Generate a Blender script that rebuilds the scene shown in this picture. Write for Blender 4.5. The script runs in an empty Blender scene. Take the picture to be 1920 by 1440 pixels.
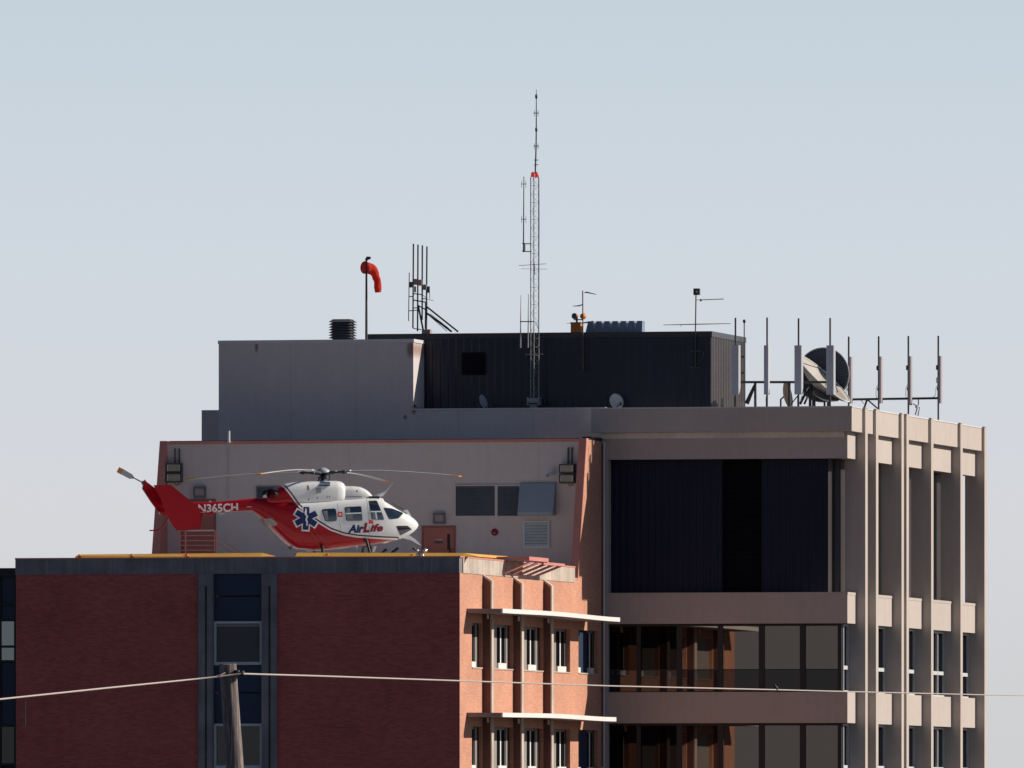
import bpy, bmesh, math, random
from mathutils import Vector, Matrix
from mathutils.geometry import tessellate_polygon
random.seed(7)
SC = bpy.context.scene
COL = SC.collection
R = math.radians

# ------------------------------------------------------------------ camera frame
F = 24000.0                     # focal length in photograph pixels (1920 wide)
HZ = 1540.0                     # row of the horizon
A = math.atan(5400.0/F)         # the camera looks this far to the left of the building's depth axis
D2 = Vector((-math.sin(A), math.cos(A)))
R2 = Vector((math.cos(A), math.sin(A)))
ZC = 12.0
C2 = -455.0*D2 + 1.858*R2       # brick corner is the world origin

def on_y(u, Y):                 # -> X on the vertical plane Y, seen in column u
    s = (u-960)/F
    ray = D2 + s*R2
    t = (Y-C2.y)/ray.y
    return C2.x + t*ray.x
def on_x(u, X):
    s = (u-960)/F
    ray = D2 + s*R2
    t = (X-C2.x)/ray.x
    return C2.y + t*ray.y
def depth(X, Y):
    return (Vector((X, Y))-C2).dot(D2)
def zz(v, X, Y):
    return ZC + (HZ-v)/F*depth(X, Y)
def at_y(u, v, Y):
    X = on_y(u, Y)
    return Vector((X, Y, zz(v, X, Y)))
def at_x(u, v, X):
    Y = on_x(u, X)
    return Vector((X, Y, zz(v, X, Y)))
def at_d(u, v, dep):
    p = C2 + dep*(D2 + (u-960)/F*R2)
    return Vector((p.x, p.y, ZC+(HZ-v)/F*dep))

# ------------------------------------------------------------------ materials
MATS = {}
def nodes(name):
    m = bpy.data.materials.new(name); m.use_nodes = True
    nt = m.node_tree
    b = nt.nodes['Principled BSDF']
    return m, nt, b
def srgb(c):
    return c
def link(nt, a, b): nt.links.new(a, b)

def pm(name, col, rough=0.6, var=0.12, scale=1.5, fine=0.06, streak=0.0, metal=0.0, spec=0.5, bump=0.0, coat=0.0):
    """painted / mineral surface: broad and fine colour variation, optional vertical streaks, fine bump"""
    m, nt, b = nodes(name)
    tc = nt.nodes.new('ShaderNodeTexCoord')
    n1 = nt.nodes.new('ShaderNodeTexNoise'); n1.inputs['Scale'].default_value = scale; n1.inputs['Detail'].default_value = 5
    link(nt, tc.outputs['Object'], n1.inputs['Vector'])
    n2 = nt.nodes.new('ShaderNodeTexNoise'); n2.inputs['Scale'].default_value = scale*14; n2.inputs['Detail'].default_value = 3
    link(nt, tc.outputs['Object'], n2.inputs['Vector'])
    def rng(sock, amt):
        mr = nt.nodes.new('ShaderNodeMapRange')
        mr.inputs['From Min'].default_value = .3; mr.inputs['From Max'].default_value = .7
        mr.inputs['To Min'].default_value = 1-amt; mr.inputs['To Max'].default_value = 1+amt
        link(nt, sock, mr.inputs['Value']); return mr.outputs['Result']
    f = nt.nodes.new('ShaderNodeMath'); f.operation = 'MULTIPLY'
    link(nt, rng(n1.outputs['Fac'], var), f.inputs[0]); link(nt, rng(n2.outputs['Fac'], fine), f.inputs[1])
    out = f.outputs[0]
    if streak:
        mp = nt.nodes.new('ShaderNodeMapping'); mp.inputs['Scale'].default_value = (3.2, 3.2, .12)
        link(nt, tc.outputs['Object'], mp.inputs['Vector'])
        n3 = nt.nodes.new('ShaderNodeTexNoise'); n3.inputs['Scale'].default_value = 1.6; n3.inputs['Detail'].default_value = 4
        link(nt, mp.outputs['Vector'], n3.inputs['Vector'])
        g = nt.nodes.new('ShaderNodeMath'); g.operation = 'MULTIPLY'
        link(nt, out, g.inputs[0]); link(nt, rng(n3.outputs['Fac'], streak), g.inputs[1]); out = g.outputs[0]
    mix = nt.nodes.new('ShaderNodeVectorMath'); mix.operation = 'SCALE'
    mix.inputs[0].default_value = col[:3]
    link(nt, out, mix.inputs['Scale'])
    link(nt, mix.outputs['Vector'], b.inputs['Base Color'])
    b.inputs['Roughness'].default_value = rough
    b.inputs['Metallic'].default_value = metal
    b.inputs['Specular IOR Level'].default_value = spec
    b.inputs['Coat Weight'].default_value = coat
    b.inputs['Coat Roughness'].default_value = .05
    if bump:
        bp = nt.nodes.new('ShaderNodeBump'); bp.inputs['Strength'].default_value = bump; bp.inputs['Distance'].default_value = .02
        link(nt, n2.outputs['Fac'], bp.inputs['Height']); link(nt, bp.outputs['Normal'], b.inputs['Normal'])
    return m

def brick_mat(name, c1, c2, mortar):
    m, nt, b = nodes(name)
    tc = nt.nodes.new('ShaderNodeTexCoord')
    sp = nt.nodes.new('ShaderNodeSeparateXYZ'); link(nt, tc.outputs['Object'], sp.inputs[0])
    ad = nt.nodes.new('ShaderNodeMath'); ad.operation = 'ADD'
    link(nt, sp.outputs['X'], ad.inputs[0]); link(nt, sp.outputs['Y'], ad.inputs[1])
    cb = nt.nodes.new('ShaderNodeCombineXYZ')
    link(nt, ad.outputs[0], cb.inputs['X']); link(nt, sp.outputs['Z'], cb.inputs['Y'])
    br = nt.nodes.new('ShaderNodeTexBrick')
    br.inputs['Scale'].default_value = 1.0
    br.inputs['Brick Width'].default_value = .215; br.inputs['Row Height'].default_value = .075
    br.inputs['Mortar Size'].default_value = .006; br.inputs['Mortar Smooth'].default_value = .2
    br.inputs['Bias'].default_value = 0
    br.inputs['Color1'].default_value = (*c1, 1); br.inputs['Color2'].default_value = (*c2, 1)
    br.inputs['Mortar'].default_value = (*mortar, 1)
    link(nt, cb.outputs[0], br.inputs['Vector'])
    n1 = nt.nodes.new('ShaderNodeTexNoise'); n1.inputs['Scale'].default_value = .5; n1.inputs['Detail'].default_value = 6
    link(nt, tc.outputs['Object'], n1.inputs['Vector'])
    # rows of slightly darker courses and blotches
    mp = nt.nodes.new('ShaderNodeMapping'); mp.inputs['Scale'].default_value = (1.2, 1.2, 9)
    link(nt, tc.outputs['Object'], mp.inputs['Vector'])
    n2 = nt.nodes.new('ShaderNodeTexNoise'); n2.inputs['Scale'].default_value = 1.6; n2.inputs['Detail'].default_value = 5
    link(nt, mp.outputs['Vector'], n2.inputs['Vector'])
    s = nt.nodes.new('ShaderNodeMath'); s.operation = 'MULTIPLY'
    for k, n in enumerate((n1, n2)):
        mr = nt.nodes.new('ShaderNodeMapRange')
        mr.inputs['From Min'].default_value = .3; mr.inputs['From Max'].default_value = .7
        mr.inputs['To Min'].default_value = .90; mr.inputs['To Max'].default_value = 1.09
        link(nt, n.outputs['Fac'], mr.inputs['Value']); link(nt, mr.outputs[0], s.inputs[k])
    sc = nt.nodes.new('ShaderNodeVectorMath'); sc.operation = 'SCALE'
    link(nt, br.outputs['Color'], sc.inputs[0]); link(nt, s.outputs[0], sc.inputs['Scale'])
    link(nt, sc.outputs['Vector'], b.inputs['Base Color'])
    b.inputs['Roughness'].default_value = .85; b.inputs['Specular IOR Level'].default_value = .2
    bp = nt.nodes.new('ShaderNodeBump'); bp.inputs['Strength'].default_value = .35; bp.inputs['Distance'].default_value = .01
    bp.invert = True
    link(nt, br.outputs['Fac'], bp.inputs['Height']); link(nt, bp.outputs['Normal'], b.inputs['Normal'])
    return m

def glass_mat(name, refl, tint, base, wob=.0):
    """dark tinted glazing: a black body behind a partly reflecting front"""
    m, nt, b = nodes(name)
    nt.nodes.remove(b)
    out = nt.nodes['Material Output']
    df = nt.nodes.new('ShaderNodeBsdfDiffuse'); df.inputs['Color'].default_value = (*base, 1)
    gl = nt.nodes.new('ShaderNodeBsdfGlossy'); gl.inputs['Color'].default_value = (*tint, 1); gl.inputs['Roughness'].default_value = .012
    mx = nt.nodes.new('ShaderNodeMixShader'); mx.inputs[0].default_value = refl
    link(nt, df.outputs[0], mx.inputs[1]); link(nt, gl.outputs[0], mx.inputs[2]); link(nt, mx.outputs[0], out.inputs['Surface'])
    if wob:
        tc = nt.nodes.new('ShaderNodeTexCoord')
        n = nt.nodes.new('ShaderNodeTexNoise'); n.inputs['Scale'].default_value = .45; n.inputs['Detail'].default_value = 1
        link(nt, tc.outputs['Object'], n.inputs['Vector'])
        bp = nt.nodes.new('ShaderNodeBump'); bp.inputs['Strength'].default_value = wob; bp.inputs['Distance'].default_value = .02
        link(nt, n.outputs['Fac'], bp.inputs['Height']); link(nt, bp.outputs['Normal'], gl.inputs['Normal'])
    return m

def emis(name, col, strength, base=(.5, .02, .02)):
    m, nt, b = nodes(name)
    b.inputs['Base Color'].default_value = (*base, 1)
    b.inputs['Emission Color'].default_value = (*col, 1); b.inputs['Emission Strength'].default_value = strength
    b.inputs['Roughness'].default_value = .3
    return m

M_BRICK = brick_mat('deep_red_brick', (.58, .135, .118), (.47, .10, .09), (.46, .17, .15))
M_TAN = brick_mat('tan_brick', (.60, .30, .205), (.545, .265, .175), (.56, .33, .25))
M_CONC = pm('beige_concrete', (.50, .44, .405), .8, .04, .25, .03, .035, spec=.25, bump=.05)
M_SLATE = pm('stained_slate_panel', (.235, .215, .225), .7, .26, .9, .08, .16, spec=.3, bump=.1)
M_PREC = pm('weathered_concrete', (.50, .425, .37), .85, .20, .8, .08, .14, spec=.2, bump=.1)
M_AWN = pm('awning_shade_grey', (.26, .22, .22), .7, .08, .8, .04, .05)  # shade under the awning is put into the body colour
M_FIN = pm('dark_brown_fin', (.17, .085, .07), .8, .08, .6, .05, .06, spec=.2)
M_GREYW = pm('grey_stucco', (.64, .55, .52), .85, .05, .2, .03, .015, spec=.2, bump=.06)
M_PINK = pm('salmon_paint', (.62, .25, .21), .7, .08, .6, .04, .05, spec=.3)
M_DOOR = pm('door_salmon_paint', (.50, .17, .13), .6, .06, .8, .04, .0, spec=.3)
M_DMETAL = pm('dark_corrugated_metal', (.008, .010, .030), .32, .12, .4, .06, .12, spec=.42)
M_SCREEN = pm('navy_corrugated_screen', (.008, .012, .036), .5, .12, .4, .06, .12, spec=.25)
M_FLANK = pm('sunlit_cladding', (.085, .075, .078), .4, .12, .4, .06, .12, spec=.4)  # lighter copy of the dark ribbed metal, sunlight put into its colour
M_DPANEL = pm('dark_blue_panel', (.02, .038, .085), .5, .12, .5, .05, .06, spec=.4)
M_LOUV = pm('slate_louvre', (.15, .155, .175), .55, .08, 1, .05, spec=.4)
M_WHITE = pm('white_paint', (.80, .79, .77), .5, .04, 1, .02, .03, spec=.4)
M_WFRAME = pm('aluminium_frame', (.60, .62, .64), .45, .05, 2, .02, spec=.4)
M_GPANEL = pm('grey_infill_panel', (.27, .25, .24), .7, .06, 1, .03, .05)
M_WFRM = pm('grey_window_frame', (.22, .21, .21), .6)
M_COPE = pm('pale_coping', (.62, .62, .64), .55, .06, 1, .03, spec=.4)
M_GALV = pm('galvanised_steel', (.30, .32, .34), .5, .12, 4, .05, metal=.4)
M_DARKST = pm('dark_steel', (.055, .06, .062), .5, .15, 4, .05, metal=.2)
M_BLACK = pm('black_rubber', (.012, .012, .014), .55, .1, 4, .05)
M_YEL = pm('helipad_yellow_paint', (.74, .40, .07), .6, .08, 2, .04)
M_ORANGE = pm('orange_paint', (.70, .22, .03), .55, .08, 3, .04)
M_PANEL_A = pm('antenna_radome', (.56, .58, .63), .5, .04, 3, .02)
M_DECK = pm('roof_deck', (.70, .67, .64), .9, .12, .6, .06)
M_GROUND = pm('asphalt_and_grass', (.05, .052, .05), .95, .3, .03, .1)
M_GLASS = glass_mat('bronze_glass', .18, (1.0, .86, .77), (.003, .003, .005), .012)
M_GLASSN = glass_mat('bronze_glass_dull', .02, (1.0, .80, .66), (.003, .003, .005), .012)
M_GLASSL = glass_mat('spandrel_glass', .055, (1.0, .9, .8), (.004, .009, .022))
M_GLASSW = glass_mat('window_glass', .06, (.9, .95, 1), (.006, .007, .010), .01)
M_GLASSH = glass_mat('cockpit_glass', .14, (.85, .93, 1), (.012, .018, .03))
M_GLASSF = glass_mat('windscreen_glass', .22, (.85, .93, 1), (.075, .09, .105))
M_BLIND = pm('drawn_blind', (.10, .09, .095), .7, .08, 1, .03)
M_LENS = pm('lamp_lens', (.36, .30, .21), .25, .1, 8, .05)
M_REDB = pm('red_enamel', (.26, .012, .02), .35, .05, 3, .02)
M_WOOD = None
M_DISH = pm('dish_white', (.42, .39, .37), .6, .05, 2, .02)
M_DISHD = pm('dish_mesh', (.045, .06, .095), .6, .1, 5, .04)
M_BEACON = emis('beacon_red', (1, .06, .04), .3, (.65, .07, .06))

def wood_mat():
    m, nt, b = nodes('weathered_wood')
    tc = nt.nodes.new('ShaderNodeTexCoord')
    mp = nt.nodes.new('ShaderNodeMapping'); mp.inputs['Scale'].default_value = (16, 16, .7)
    link(nt, tc.outputs['Object'], mp.inputs['Vector'])
    n = nt.nodes.new('ShaderNodeTexNoise'); n.inputs['Scale'].default_value = 2; n.inputs['Detail'].default_value = 7
    n.inputs['Distortion'].default_value = .6
    link(nt, mp.outputs['Vector'], n.inputs['Vector'])
    cr = nt.nodes.new('ShaderNodeValToRGB')
    cr.color_ramp.elements[0].position = .3; cr.color_ramp.elements[0].color = (.04, .032, .032, 1)
    cr.color_ramp.elements[1].position = .62; cr.color_ramp.elements[1].color = (.29, .24, .225, 1)
    link(nt, n.outputs['Fac'], cr.inputs[0]); link(nt, cr.outputs[0], b.inputs['Base Color'])
    b.inputs['Roughness'].default_value = .9
    bp = nt.nodes.new('ShaderNodeBump'); bp.inputs['Strength'].default_value = .8; bp.inputs['Distance'].default_value = .02
    link(nt, n.outputs['Fac'], bp.inputs['Height']); link(nt, bp.outputs['Normal'], b.inputs['Normal'])
    return m
M_WOOD = wood_mat()

def fabric_mat():
    m, nt, b = nodes('windsock_fabric')
    nt.nodes.remove(b)
    out = nt.nodes['Material Output']
    tc = nt.nodes.new('ShaderNodeTexCoord')
    n = nt.nodes.new('ShaderNodeTexNoise'); n.inputs['Scale'].default_value = 9
    link(nt, tc.outputs['Object'], n.inputs['Vector'])
    cr = nt.nodes.new('ShaderNodeValToRGB')
    cr.color_ramp.elements[0].color = (.62, .035, .025, 1); cr.color_ramp.elements[1].color = (.82, .12, .08, 1)
    link(nt, n.outputs['Fac'], cr.inputs[0])
    df = nt.nodes.new('ShaderNodeBsdfDiffuse'); tr = nt.nodes.new('ShaderNodeBsdfTranslucent')
    link(nt, cr.outputs[0], df.inputs['Color']); link(nt, cr.outputs[0], tr.inputs['Color'])
    mx = nt.nodes.new('ShaderNodeMixShader'); mx.inputs[0].default_value = .45
    link(nt, df.outputs[0], mx.inputs[1]); link(nt, tr.outputs[0], mx.inputs[2]); link(nt, mx.outputs[0], out.inputs['Surface'])
    return m
M_SOCK = fabric_mat()

def paint_mat():
    """helicopter paint: attribute 'paint' = distance from the red edge; red, white stripe, dark stripe, white"""
    m, nt, b = nodes('helicopter_paint')
    at = nt.nodes.new('ShaderNodeAttribute'); at.attribute_name = 'paint'
    mr = nt.nodes.new('ShaderNodeMapRange')
    mr.inputs['From Min'].default_value = -.5; mr.inputs['From Max'].default_value = .5
    link(nt, at.outputs['Fac'], mr.inputs['Value'])
    cr = nt.nodes.new('ShaderNodeValToRGB'); cr.color_ramp.interpolation = 'CONSTANT'
    e = cr.color_ramp.elements
    e[0].position = 0; e[0].color = (.38, .003, .010, 1)
    e[1].position = .5; e[1].color = (.80, .78, .78, 1)
    x = e.new(.562); x.color = (.05, .006, .03, 1)
    x = e.new(.612); x.color = (.85, .87, .88, 1)
    link(nt, mr.outputs[0], cr.inputs[0])
    link(nt, cr.outputs[0], b.inputs['Base Color'])
    b.inputs['Roughness'].default_value = .28; b.inputs['Specular IOR Level'].default_value = .3; b.inputs['Coat Weight'].default_value = .2; b.inputs['Coat Roughness'].default_value = .06
    return m
M_PAINT = paint_mat()
M_HRED = pm('helicopter_red', (.38, .003, .010), .3, .04, 1, .02, spec=.25, coat=.12)
M_HWHITE = pm('helicopter_white', (.85, .87, .88), .3, .02, 1, .02, coat=.5)
M_NAVY = pm('navy_decal', (.005, .02, .115), .4, .02, 1, .01)
M_DECALW = pm('white_decal', (.80, .80, .82), .4, .02, 1, .01)
M_DECALR = pm('red_decal', (.30, .004, .02), .4, .02, 1, .01)
M_TAG = pm('orange_red_tag', (.80, .06, .03), .5, .05, 2, .02)
M_BLADE = pm('rotor_blade_grey', (.50, .50, .50), .4, .05, 2, .02)

# ------------------------------------------------------------------ mesh builder
ORG = {}
class MB:
    def __init__(s): s.v = []; s.f = []; s.sm = []
    def add(s, vs, fs, smooth=False):
        o = len(s.v)
        s.v += [Vector(p) for p in vs]
        s.f += [tuple(i+o for i in f) for f in fs]
        s.sm += [smooth]*len(fs)
        return s
    def box(s, x0, x1, y0, y1, z0, z1):
        if x0 > x1: x0, x1 = x1, x0
        if y0 > y1: y0, y1 = y1, y0
        if z0 > z1: z0, z1 = z1, z0
        vs = [(x, y, z) for z in (z0, z1) for y in (y0, y1) for x in (x0, x1)]
        return s.add(vs, [(0, 2, 3, 1), (4, 5, 7, 6), (0, 1, 5, 4), (2, 6, 7, 3), (0, 4, 6, 2), (1, 3, 7, 5)])
    def obox(s, c, ax, ay, az, hx, hy, hz):
        c = Vector(c)
        vs = [c+ax*(hx*i)+ay*(hy*j)+az*(hz*k) for k in (-1, 1) for j in (-1, 1) for i in (-1, 1)]
        return s.add(vs, [(0, 2, 3, 1), (4, 5, 7, 6), (0, 1, 5, 4), (2, 6, 7, 3), (0, 4, 6, 2), (1, 3, 7, 5)])
    def bar(s, p, q, w, h=None):
        """square bar from p to q"""
        p = Vector(p); q = Vector(q); d = (q-p); L = d.length; d = d/L
        up = Vector((0, 0, 1)) if abs(d.z) < .95 else Vector((1, 0, 0))
        a = d.cross(up).normalized(); b = a.cross(d)
        return s.obox((p+q)/2, d, a, b, L/2, w/2, (h or w)/2)
    def tube(s, pts, r, n=8, caps=True):
        pts = [Vector(p) for p in pts]
        rs = r if isinstance(r, (list, tuple)) else [r]*len(pts)
        rings = []
        prev = None
        for i, p in enumerate(pts):
            t = (pts[min(i+1, len(pts)-1)]-pts[max(i-1, 0)]).normalized()
            if prev is None:
                up = Vector((0, 0, 1)) if abs(t.z) < .9 else Vector((1, 0, 0))
                a = t.cross(up).normalized()
            else:
                a = (prev - t*prev.dot(t)).normalized()
            prev = a
            b = t.cross(a)
            rings.append([p+(a*math.cos(2*math.pi*k/n)+b*math.sin(2*math.pi*k/n))*rs[i] for k in range(n)])
        vs = [p for rg in rings for p in rg]; fs = []
        for i in range(len(pts)-1):
            for k in range(n):
                k2 = (k+1) % n
                fs.append((i*n+k, i*n+k2, (i+1)*n+k2, (i+1)*n+k))
        s.add(vs, fs, True)
        if caps:
            s.add(rings[0], [tuple(range(n-1, -1, -1))]); s.add(rings[-1], [tuple(range(n))])
        return s
    def prism(s, poly, ax, d):
        """poly: 3D points of one cap (planar); extruded by vector ax*d"""
        ax = Vector(ax)*d
        n = len(poly); p0 = [Vector(p) for p in poly]; p1 = [p+ax for p in p0]
        tri = tessellate_polygon([p0])
        s.add(p0, [t for t in tri]); s.add(p1, [t[::-1] for t in tri])
        return s.add(p0+p1, [(i, (i+1) % n, n+(i+1) % n, n+i) for i in range(n)])
    def lathe(s, c, axis, prof, n=16, smooth=True):
        """prof: list of (distance along axis, radius)"""
        c = Vector(c); ax = Vector(axis).normalized()
        up = Vector((0, 0, 1)) if abs(ax.z) < .9 else Vector((1, 0, 0))
        a = ax.cross(up).normalized(); b = ax.cross(a)
        vs = []; fs = []
        for (h, r) in prof:
            vs += [c+ax*h+(a*math.cos(2*math.pi*k/n)+b*math.sin(2*math.pi*k/n))*r for k in range(n)]
        for i in range(len(prof)-1):
            for k in range(n):
                k2 = (k+1) % n
                fs.append((i*n+k, i*n+k2, (i+1)*n+k2, (i+1)*n+k))
        return s.add(vs, fs, smooth)
    def corr(s, p0, p1, z0, z1, nrm, pitch=.30, dep=.04):
        """ribbed metal sheet standing between plan points p0 and p1, ribs out along nrm"""
        p0 = Vector(p0); p1 = Vector(p1); nrm = Vector(nrm)
        L = (p1-p0).length; d = (p1-p0)/L; n = max(1, int(L/pitch)); st = L/n
        prof = []
        for i in range(n):
            for (f, o) in ((0, 0), (.30, 0), (.40, dep), (.72, dep), (.82, 0)):
                prof.append(p0+d*(st*(i+f))+nrm*o)
        prof.append(p1)
        vs = [(p.x, p.y, z) for z in (z0, z1) for p in prof]
        k = len(prof)
        return s.add(vs, [(i, i+1, k+i+1, k+i) for i in range(k-1)])
    def louvre(s, x0, x1, y, z0, z1, n, dep, thick=.012):
        """blades facing -Y, sloping down and out"""
        h = (z1-z0)/n
        for i in range(n):
            za = z0+i*h
            s.prism([(x0, y, za+h*.9), (x0, y-dep, za+h*.12), (x0, y-dep, za+h*.12-thick), (x0, y, za+h*.9-thick)], (1, 0, 0), x1-x0)
        return s
    def build(s, name, mat, parent=None, recalc=True):
        off = ORG.get(parent.name, Vector()) if parent else Vector()
        me = bpy.data.meshes.new(name)
        me.from_pydata([p-off for p in s.v], [], s.f)
        for p, q in zip(me.polygons, s.sm): p.use_smooth = q
        if recalc:
            bm = bmesh.new(); bm.from_mesh(me)
            bmesh.ops.recalc_face_normals(bm, faces=bm.faces[:])
            bm.to_mesh(me); bm.free()
        me.materials.append(mat)
        o = bpy.data.objects.new(name, me); COL.objects.link(o)
        if parent:
            o.parent = parent; ORG[o.name] = off
        else:
            ORG[o.name] = Vector()
        return o

def tag(o, label, cat, group=None):
    o['label'] = label; o['category'] = cat
    if group: o['group'] = group
    return o
def thing(name, label, cat, loc=(0, 0, 0), group=None):
    o = bpy.data.objects.new(name, None); o.empty_display_size = .3; COL.objects.link(o)
    o.location = loc; ORG[o.name] = Vector(loc)
    return tag(o, label, cat, group)
def copy_thing(root, loc, label):
    c = root.copy(); COL.objects.link(c); c.location = loc; c['label'] = label
    for ch in list(root.children):
        k = ch.copy(); COL.objects.link(k); k.parent = c
        for g in list(ch.children):
            q = g.copy(); COL.objects.link(q); q.parent = k
    return c

# ------------------------------------------------------------------ key planes
ZP = zz(1042.5, 0, 0)                       # top of the brick wing's parapet
ZDECK = ZP-.42                              # helipad deck
YB = on_x(1100, 0)                          # front wall of the helipad penthouse
YE = on_x(1128.5, 0)                        # front of the beige tower
YC = YE+.9                                  # grey wall behind
YD = YC+1.8                                 # black penthouse front
XL = on_y(30, 0)

# ground
g = MB(); g.add([(-4000, -900, 0), (4000, -900, 0), (4000, 9000, 0), (-4000, 9000, 0)], [(0, 1, 2, 3)])
go = g.build('ground', M_GROUND); go['kind'] = 'structure'

# ------------------------------------------------------------------ brick wing
bw = thing('brick_building', 'red brick wing with helipad on its roof, fins and white awnings on its sunlit side', 'building', (0, 0, 0))
zpb = zz(1074, 0, 0)                        # underside of the concrete parapet band
xs0, xs1 = on_y(373, 0), on_y(520, 0)       # dark window strip
wall = MB()
T = .35
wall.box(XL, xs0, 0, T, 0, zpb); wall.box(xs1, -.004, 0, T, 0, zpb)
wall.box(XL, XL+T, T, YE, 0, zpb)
YPE = on_x(1077, 0)
# side wall with window openings (Y ranges, on plane X=0)
bays = [(884.7, 905.0), (911, 962.5), (968, 1019), (1025, 1069), (1084.5, 1121)]
by = [(on_x(a, 0), on_x(b, 0)) for a, b in bays]
P0 = on_x(885, 0)
zt1, zb1 = zz(1167.5, 0, P0), zz(1250.5, 0, P0)
PITCH = 3.70
rows = [(zb1, zt1), (zb1-PITCH, zt1-PITCH)]
zlow = rows[1][0]
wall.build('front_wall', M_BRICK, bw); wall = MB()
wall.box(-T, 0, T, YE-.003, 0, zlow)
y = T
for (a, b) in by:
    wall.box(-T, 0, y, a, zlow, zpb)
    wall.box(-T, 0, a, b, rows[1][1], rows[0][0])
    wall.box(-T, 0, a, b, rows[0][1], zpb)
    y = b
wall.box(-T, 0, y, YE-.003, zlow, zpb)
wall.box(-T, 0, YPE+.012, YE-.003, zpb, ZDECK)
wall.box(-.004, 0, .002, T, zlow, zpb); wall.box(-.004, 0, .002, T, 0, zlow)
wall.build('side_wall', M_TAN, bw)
# concrete parapet: front panels with joints, side run
pp = MB()
x = XL-.02; jt = .018
pw = on_y(90, 0)-on_y(30, 0)
k = 0
while x < -.03:
    x2 = min(x+pw*.995, 0.008)
    if 0.008-x2 < .3: x2 = .008
    pp.box(x, x2-jt, -.025, T+.1, zpb, ZP-.05); x = x2; k += 1
pp.build('parapet_panels', M_SLATE, bw); pp = MB()
y = T+.1
while y < YPE-.02:
    y2 = min(y+1.22, YPE)
    pp.box(-T, .025, y+.004, y2-.006, zpb, ZP-.05); y = y2
pp.box(-T+.02, -.02, .05, YPE, zpb, ZP-.07)
pp.box(XL+.01, -.03, -.02, T, zpb+.002, ZP-.07)
pp.build('parapet', M_PREC, bw)
cp = MB()
cp.box(XL-.03, .03, -.04, T+.12, ZP-.05, ZP); cp.box(-T-.02, .04, T+.12, YPE+.01, ZP-.05, ZP)
cp.build('coping', M_PINK, bw)
dk = MB(); dk.box(XL+T, -T-.02, T+.12, YE+4, ZDECK-.4, ZDECK); dk.build('helipad_deck', M_DECK, bw)
# dark window strip with concrete pilasters
u = [373, 400, 401, 491, 492, 520]
pil = MB()
for (a, b) in ((373, 400), (491.5, 520)):
    xa, xb = on_y(a, 0), on_y(b, 0); w = xb-xa
    m = MB()
    m.box(xa, xa+w*.46, -.10, T, 0, zpb-.45); m.box(xa+w*.60, xb, -.10, T, 0, zpb-.45)
    m.box(xa+w*.46, xa+w*.60, .03, T, 0, zpb-.45)
    m.box(xa, xb, -.11, T, zpb-.45, zpb)
    m.build('pilaster', M_SLATE, bw)
xa, xb = on_y(400, 0)+.01, on_y(491.5, 0)-.01
def zf(v): return zz(v, xa, 0)
for (v0, v1) in ((1074, 1117), (1119, 1165), (1248, 1298), (1300, 1356.5), (1442, 1700)):
    m = MB(); m.box(xa, xb, .10, .2, zf(v1)+.008, zf(v0)-.008 if v0 > 1080 else zpb-.01); m.build('spandrel_panel', M_DPANEL, bw)
for (v0, v1, blind) in ((1165, 1247, True), (1357, 1441, False)):
    m = MB(); t = .085
    z0, z1 = zf(v1), zf(v0)
    m.box(xa, xa+t, .04, .2, z0, z1); m.box(xb-t, xb, .04, .2, z0, z1)
    m.box(xa+t, xb-t, .04, .2, z1-.08, z1); m.box(xa+t, xb-t, .04, .2, z0, z0+.11)
    m.box(xa+.002, xb-.002, -.01, .04, z0+.01, z0+.06)
    w = m.build('window', M_WFRAME, bw)
    q = MB(); q.box(xa+t, xb-t, .12, .14, z0+.11, z1-.08); q.build('pane', M_GLASSW, w)
    if blind:
        q = MB(); q.box(xa+t+.01, xb-t-.01, .105, .119, z0+.12, z1-.20); q.build('blind', M_BLIND, w)
        q = MB(); q.box(xa+t+.01, xb-t-.01, .10, .119, z1-.19, z1-.085); q.build('blind_head', M_GPANEL, w)
m = MB(); x = on_y(48.5, 0); m.tube([(x, -.02, zz(1361, x, 0)), (x, -.02, zz(1314, x, 0))], .011, 6); m.build('wall_conduit', M_WFRAME, bw)
# window bays on the sunlit side
def win_unit(ua, ub, zb, zt, mull=True, sill=True):
    ya, yb = on_x(ua, 0), on_x(ub, 0)
    m = MB(); t = .05; xo, xi = -.165, -.20
    m.box(xi, xo+.07, ya+t, yb-t, zb, zb+(.20 if sill else .09))
    if mull:
        ym = (ya+yb)/2
        m.box(xi, xo, ym-.085, ym+.085, zb+.09, zt-.09)
    else: m.box(xi, xo, ya+t, ya+t+.12, zb+.2, zt-.09)
    w = m.build('window', M_WHITE, bw)
    q = MB(); q.box(xi, xo, ya, ya+t, zb, zt); q.box(xi, xo, yb-t, yb, zb, zt); q.box(xi, xo, ya+t, yb-t, zt-.09, zt); q.build('frame', M_WFRM, w)
    q = MB(); q.box(xi+.015, xi+.03, ya+t, yb-t, zb+.09, zt-.09); q.build('pane', M_GLASSW, w)
def infill(ua, ub, zb, zt, mat=M_GPANEL):
    m = MB(); ya, yb = on_x(ua, 0), on_x(ub, 0)
    m.box(-.26, -.15, ya, yb, zb, zt); m.build('infill_panel', mat, bw)
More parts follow.
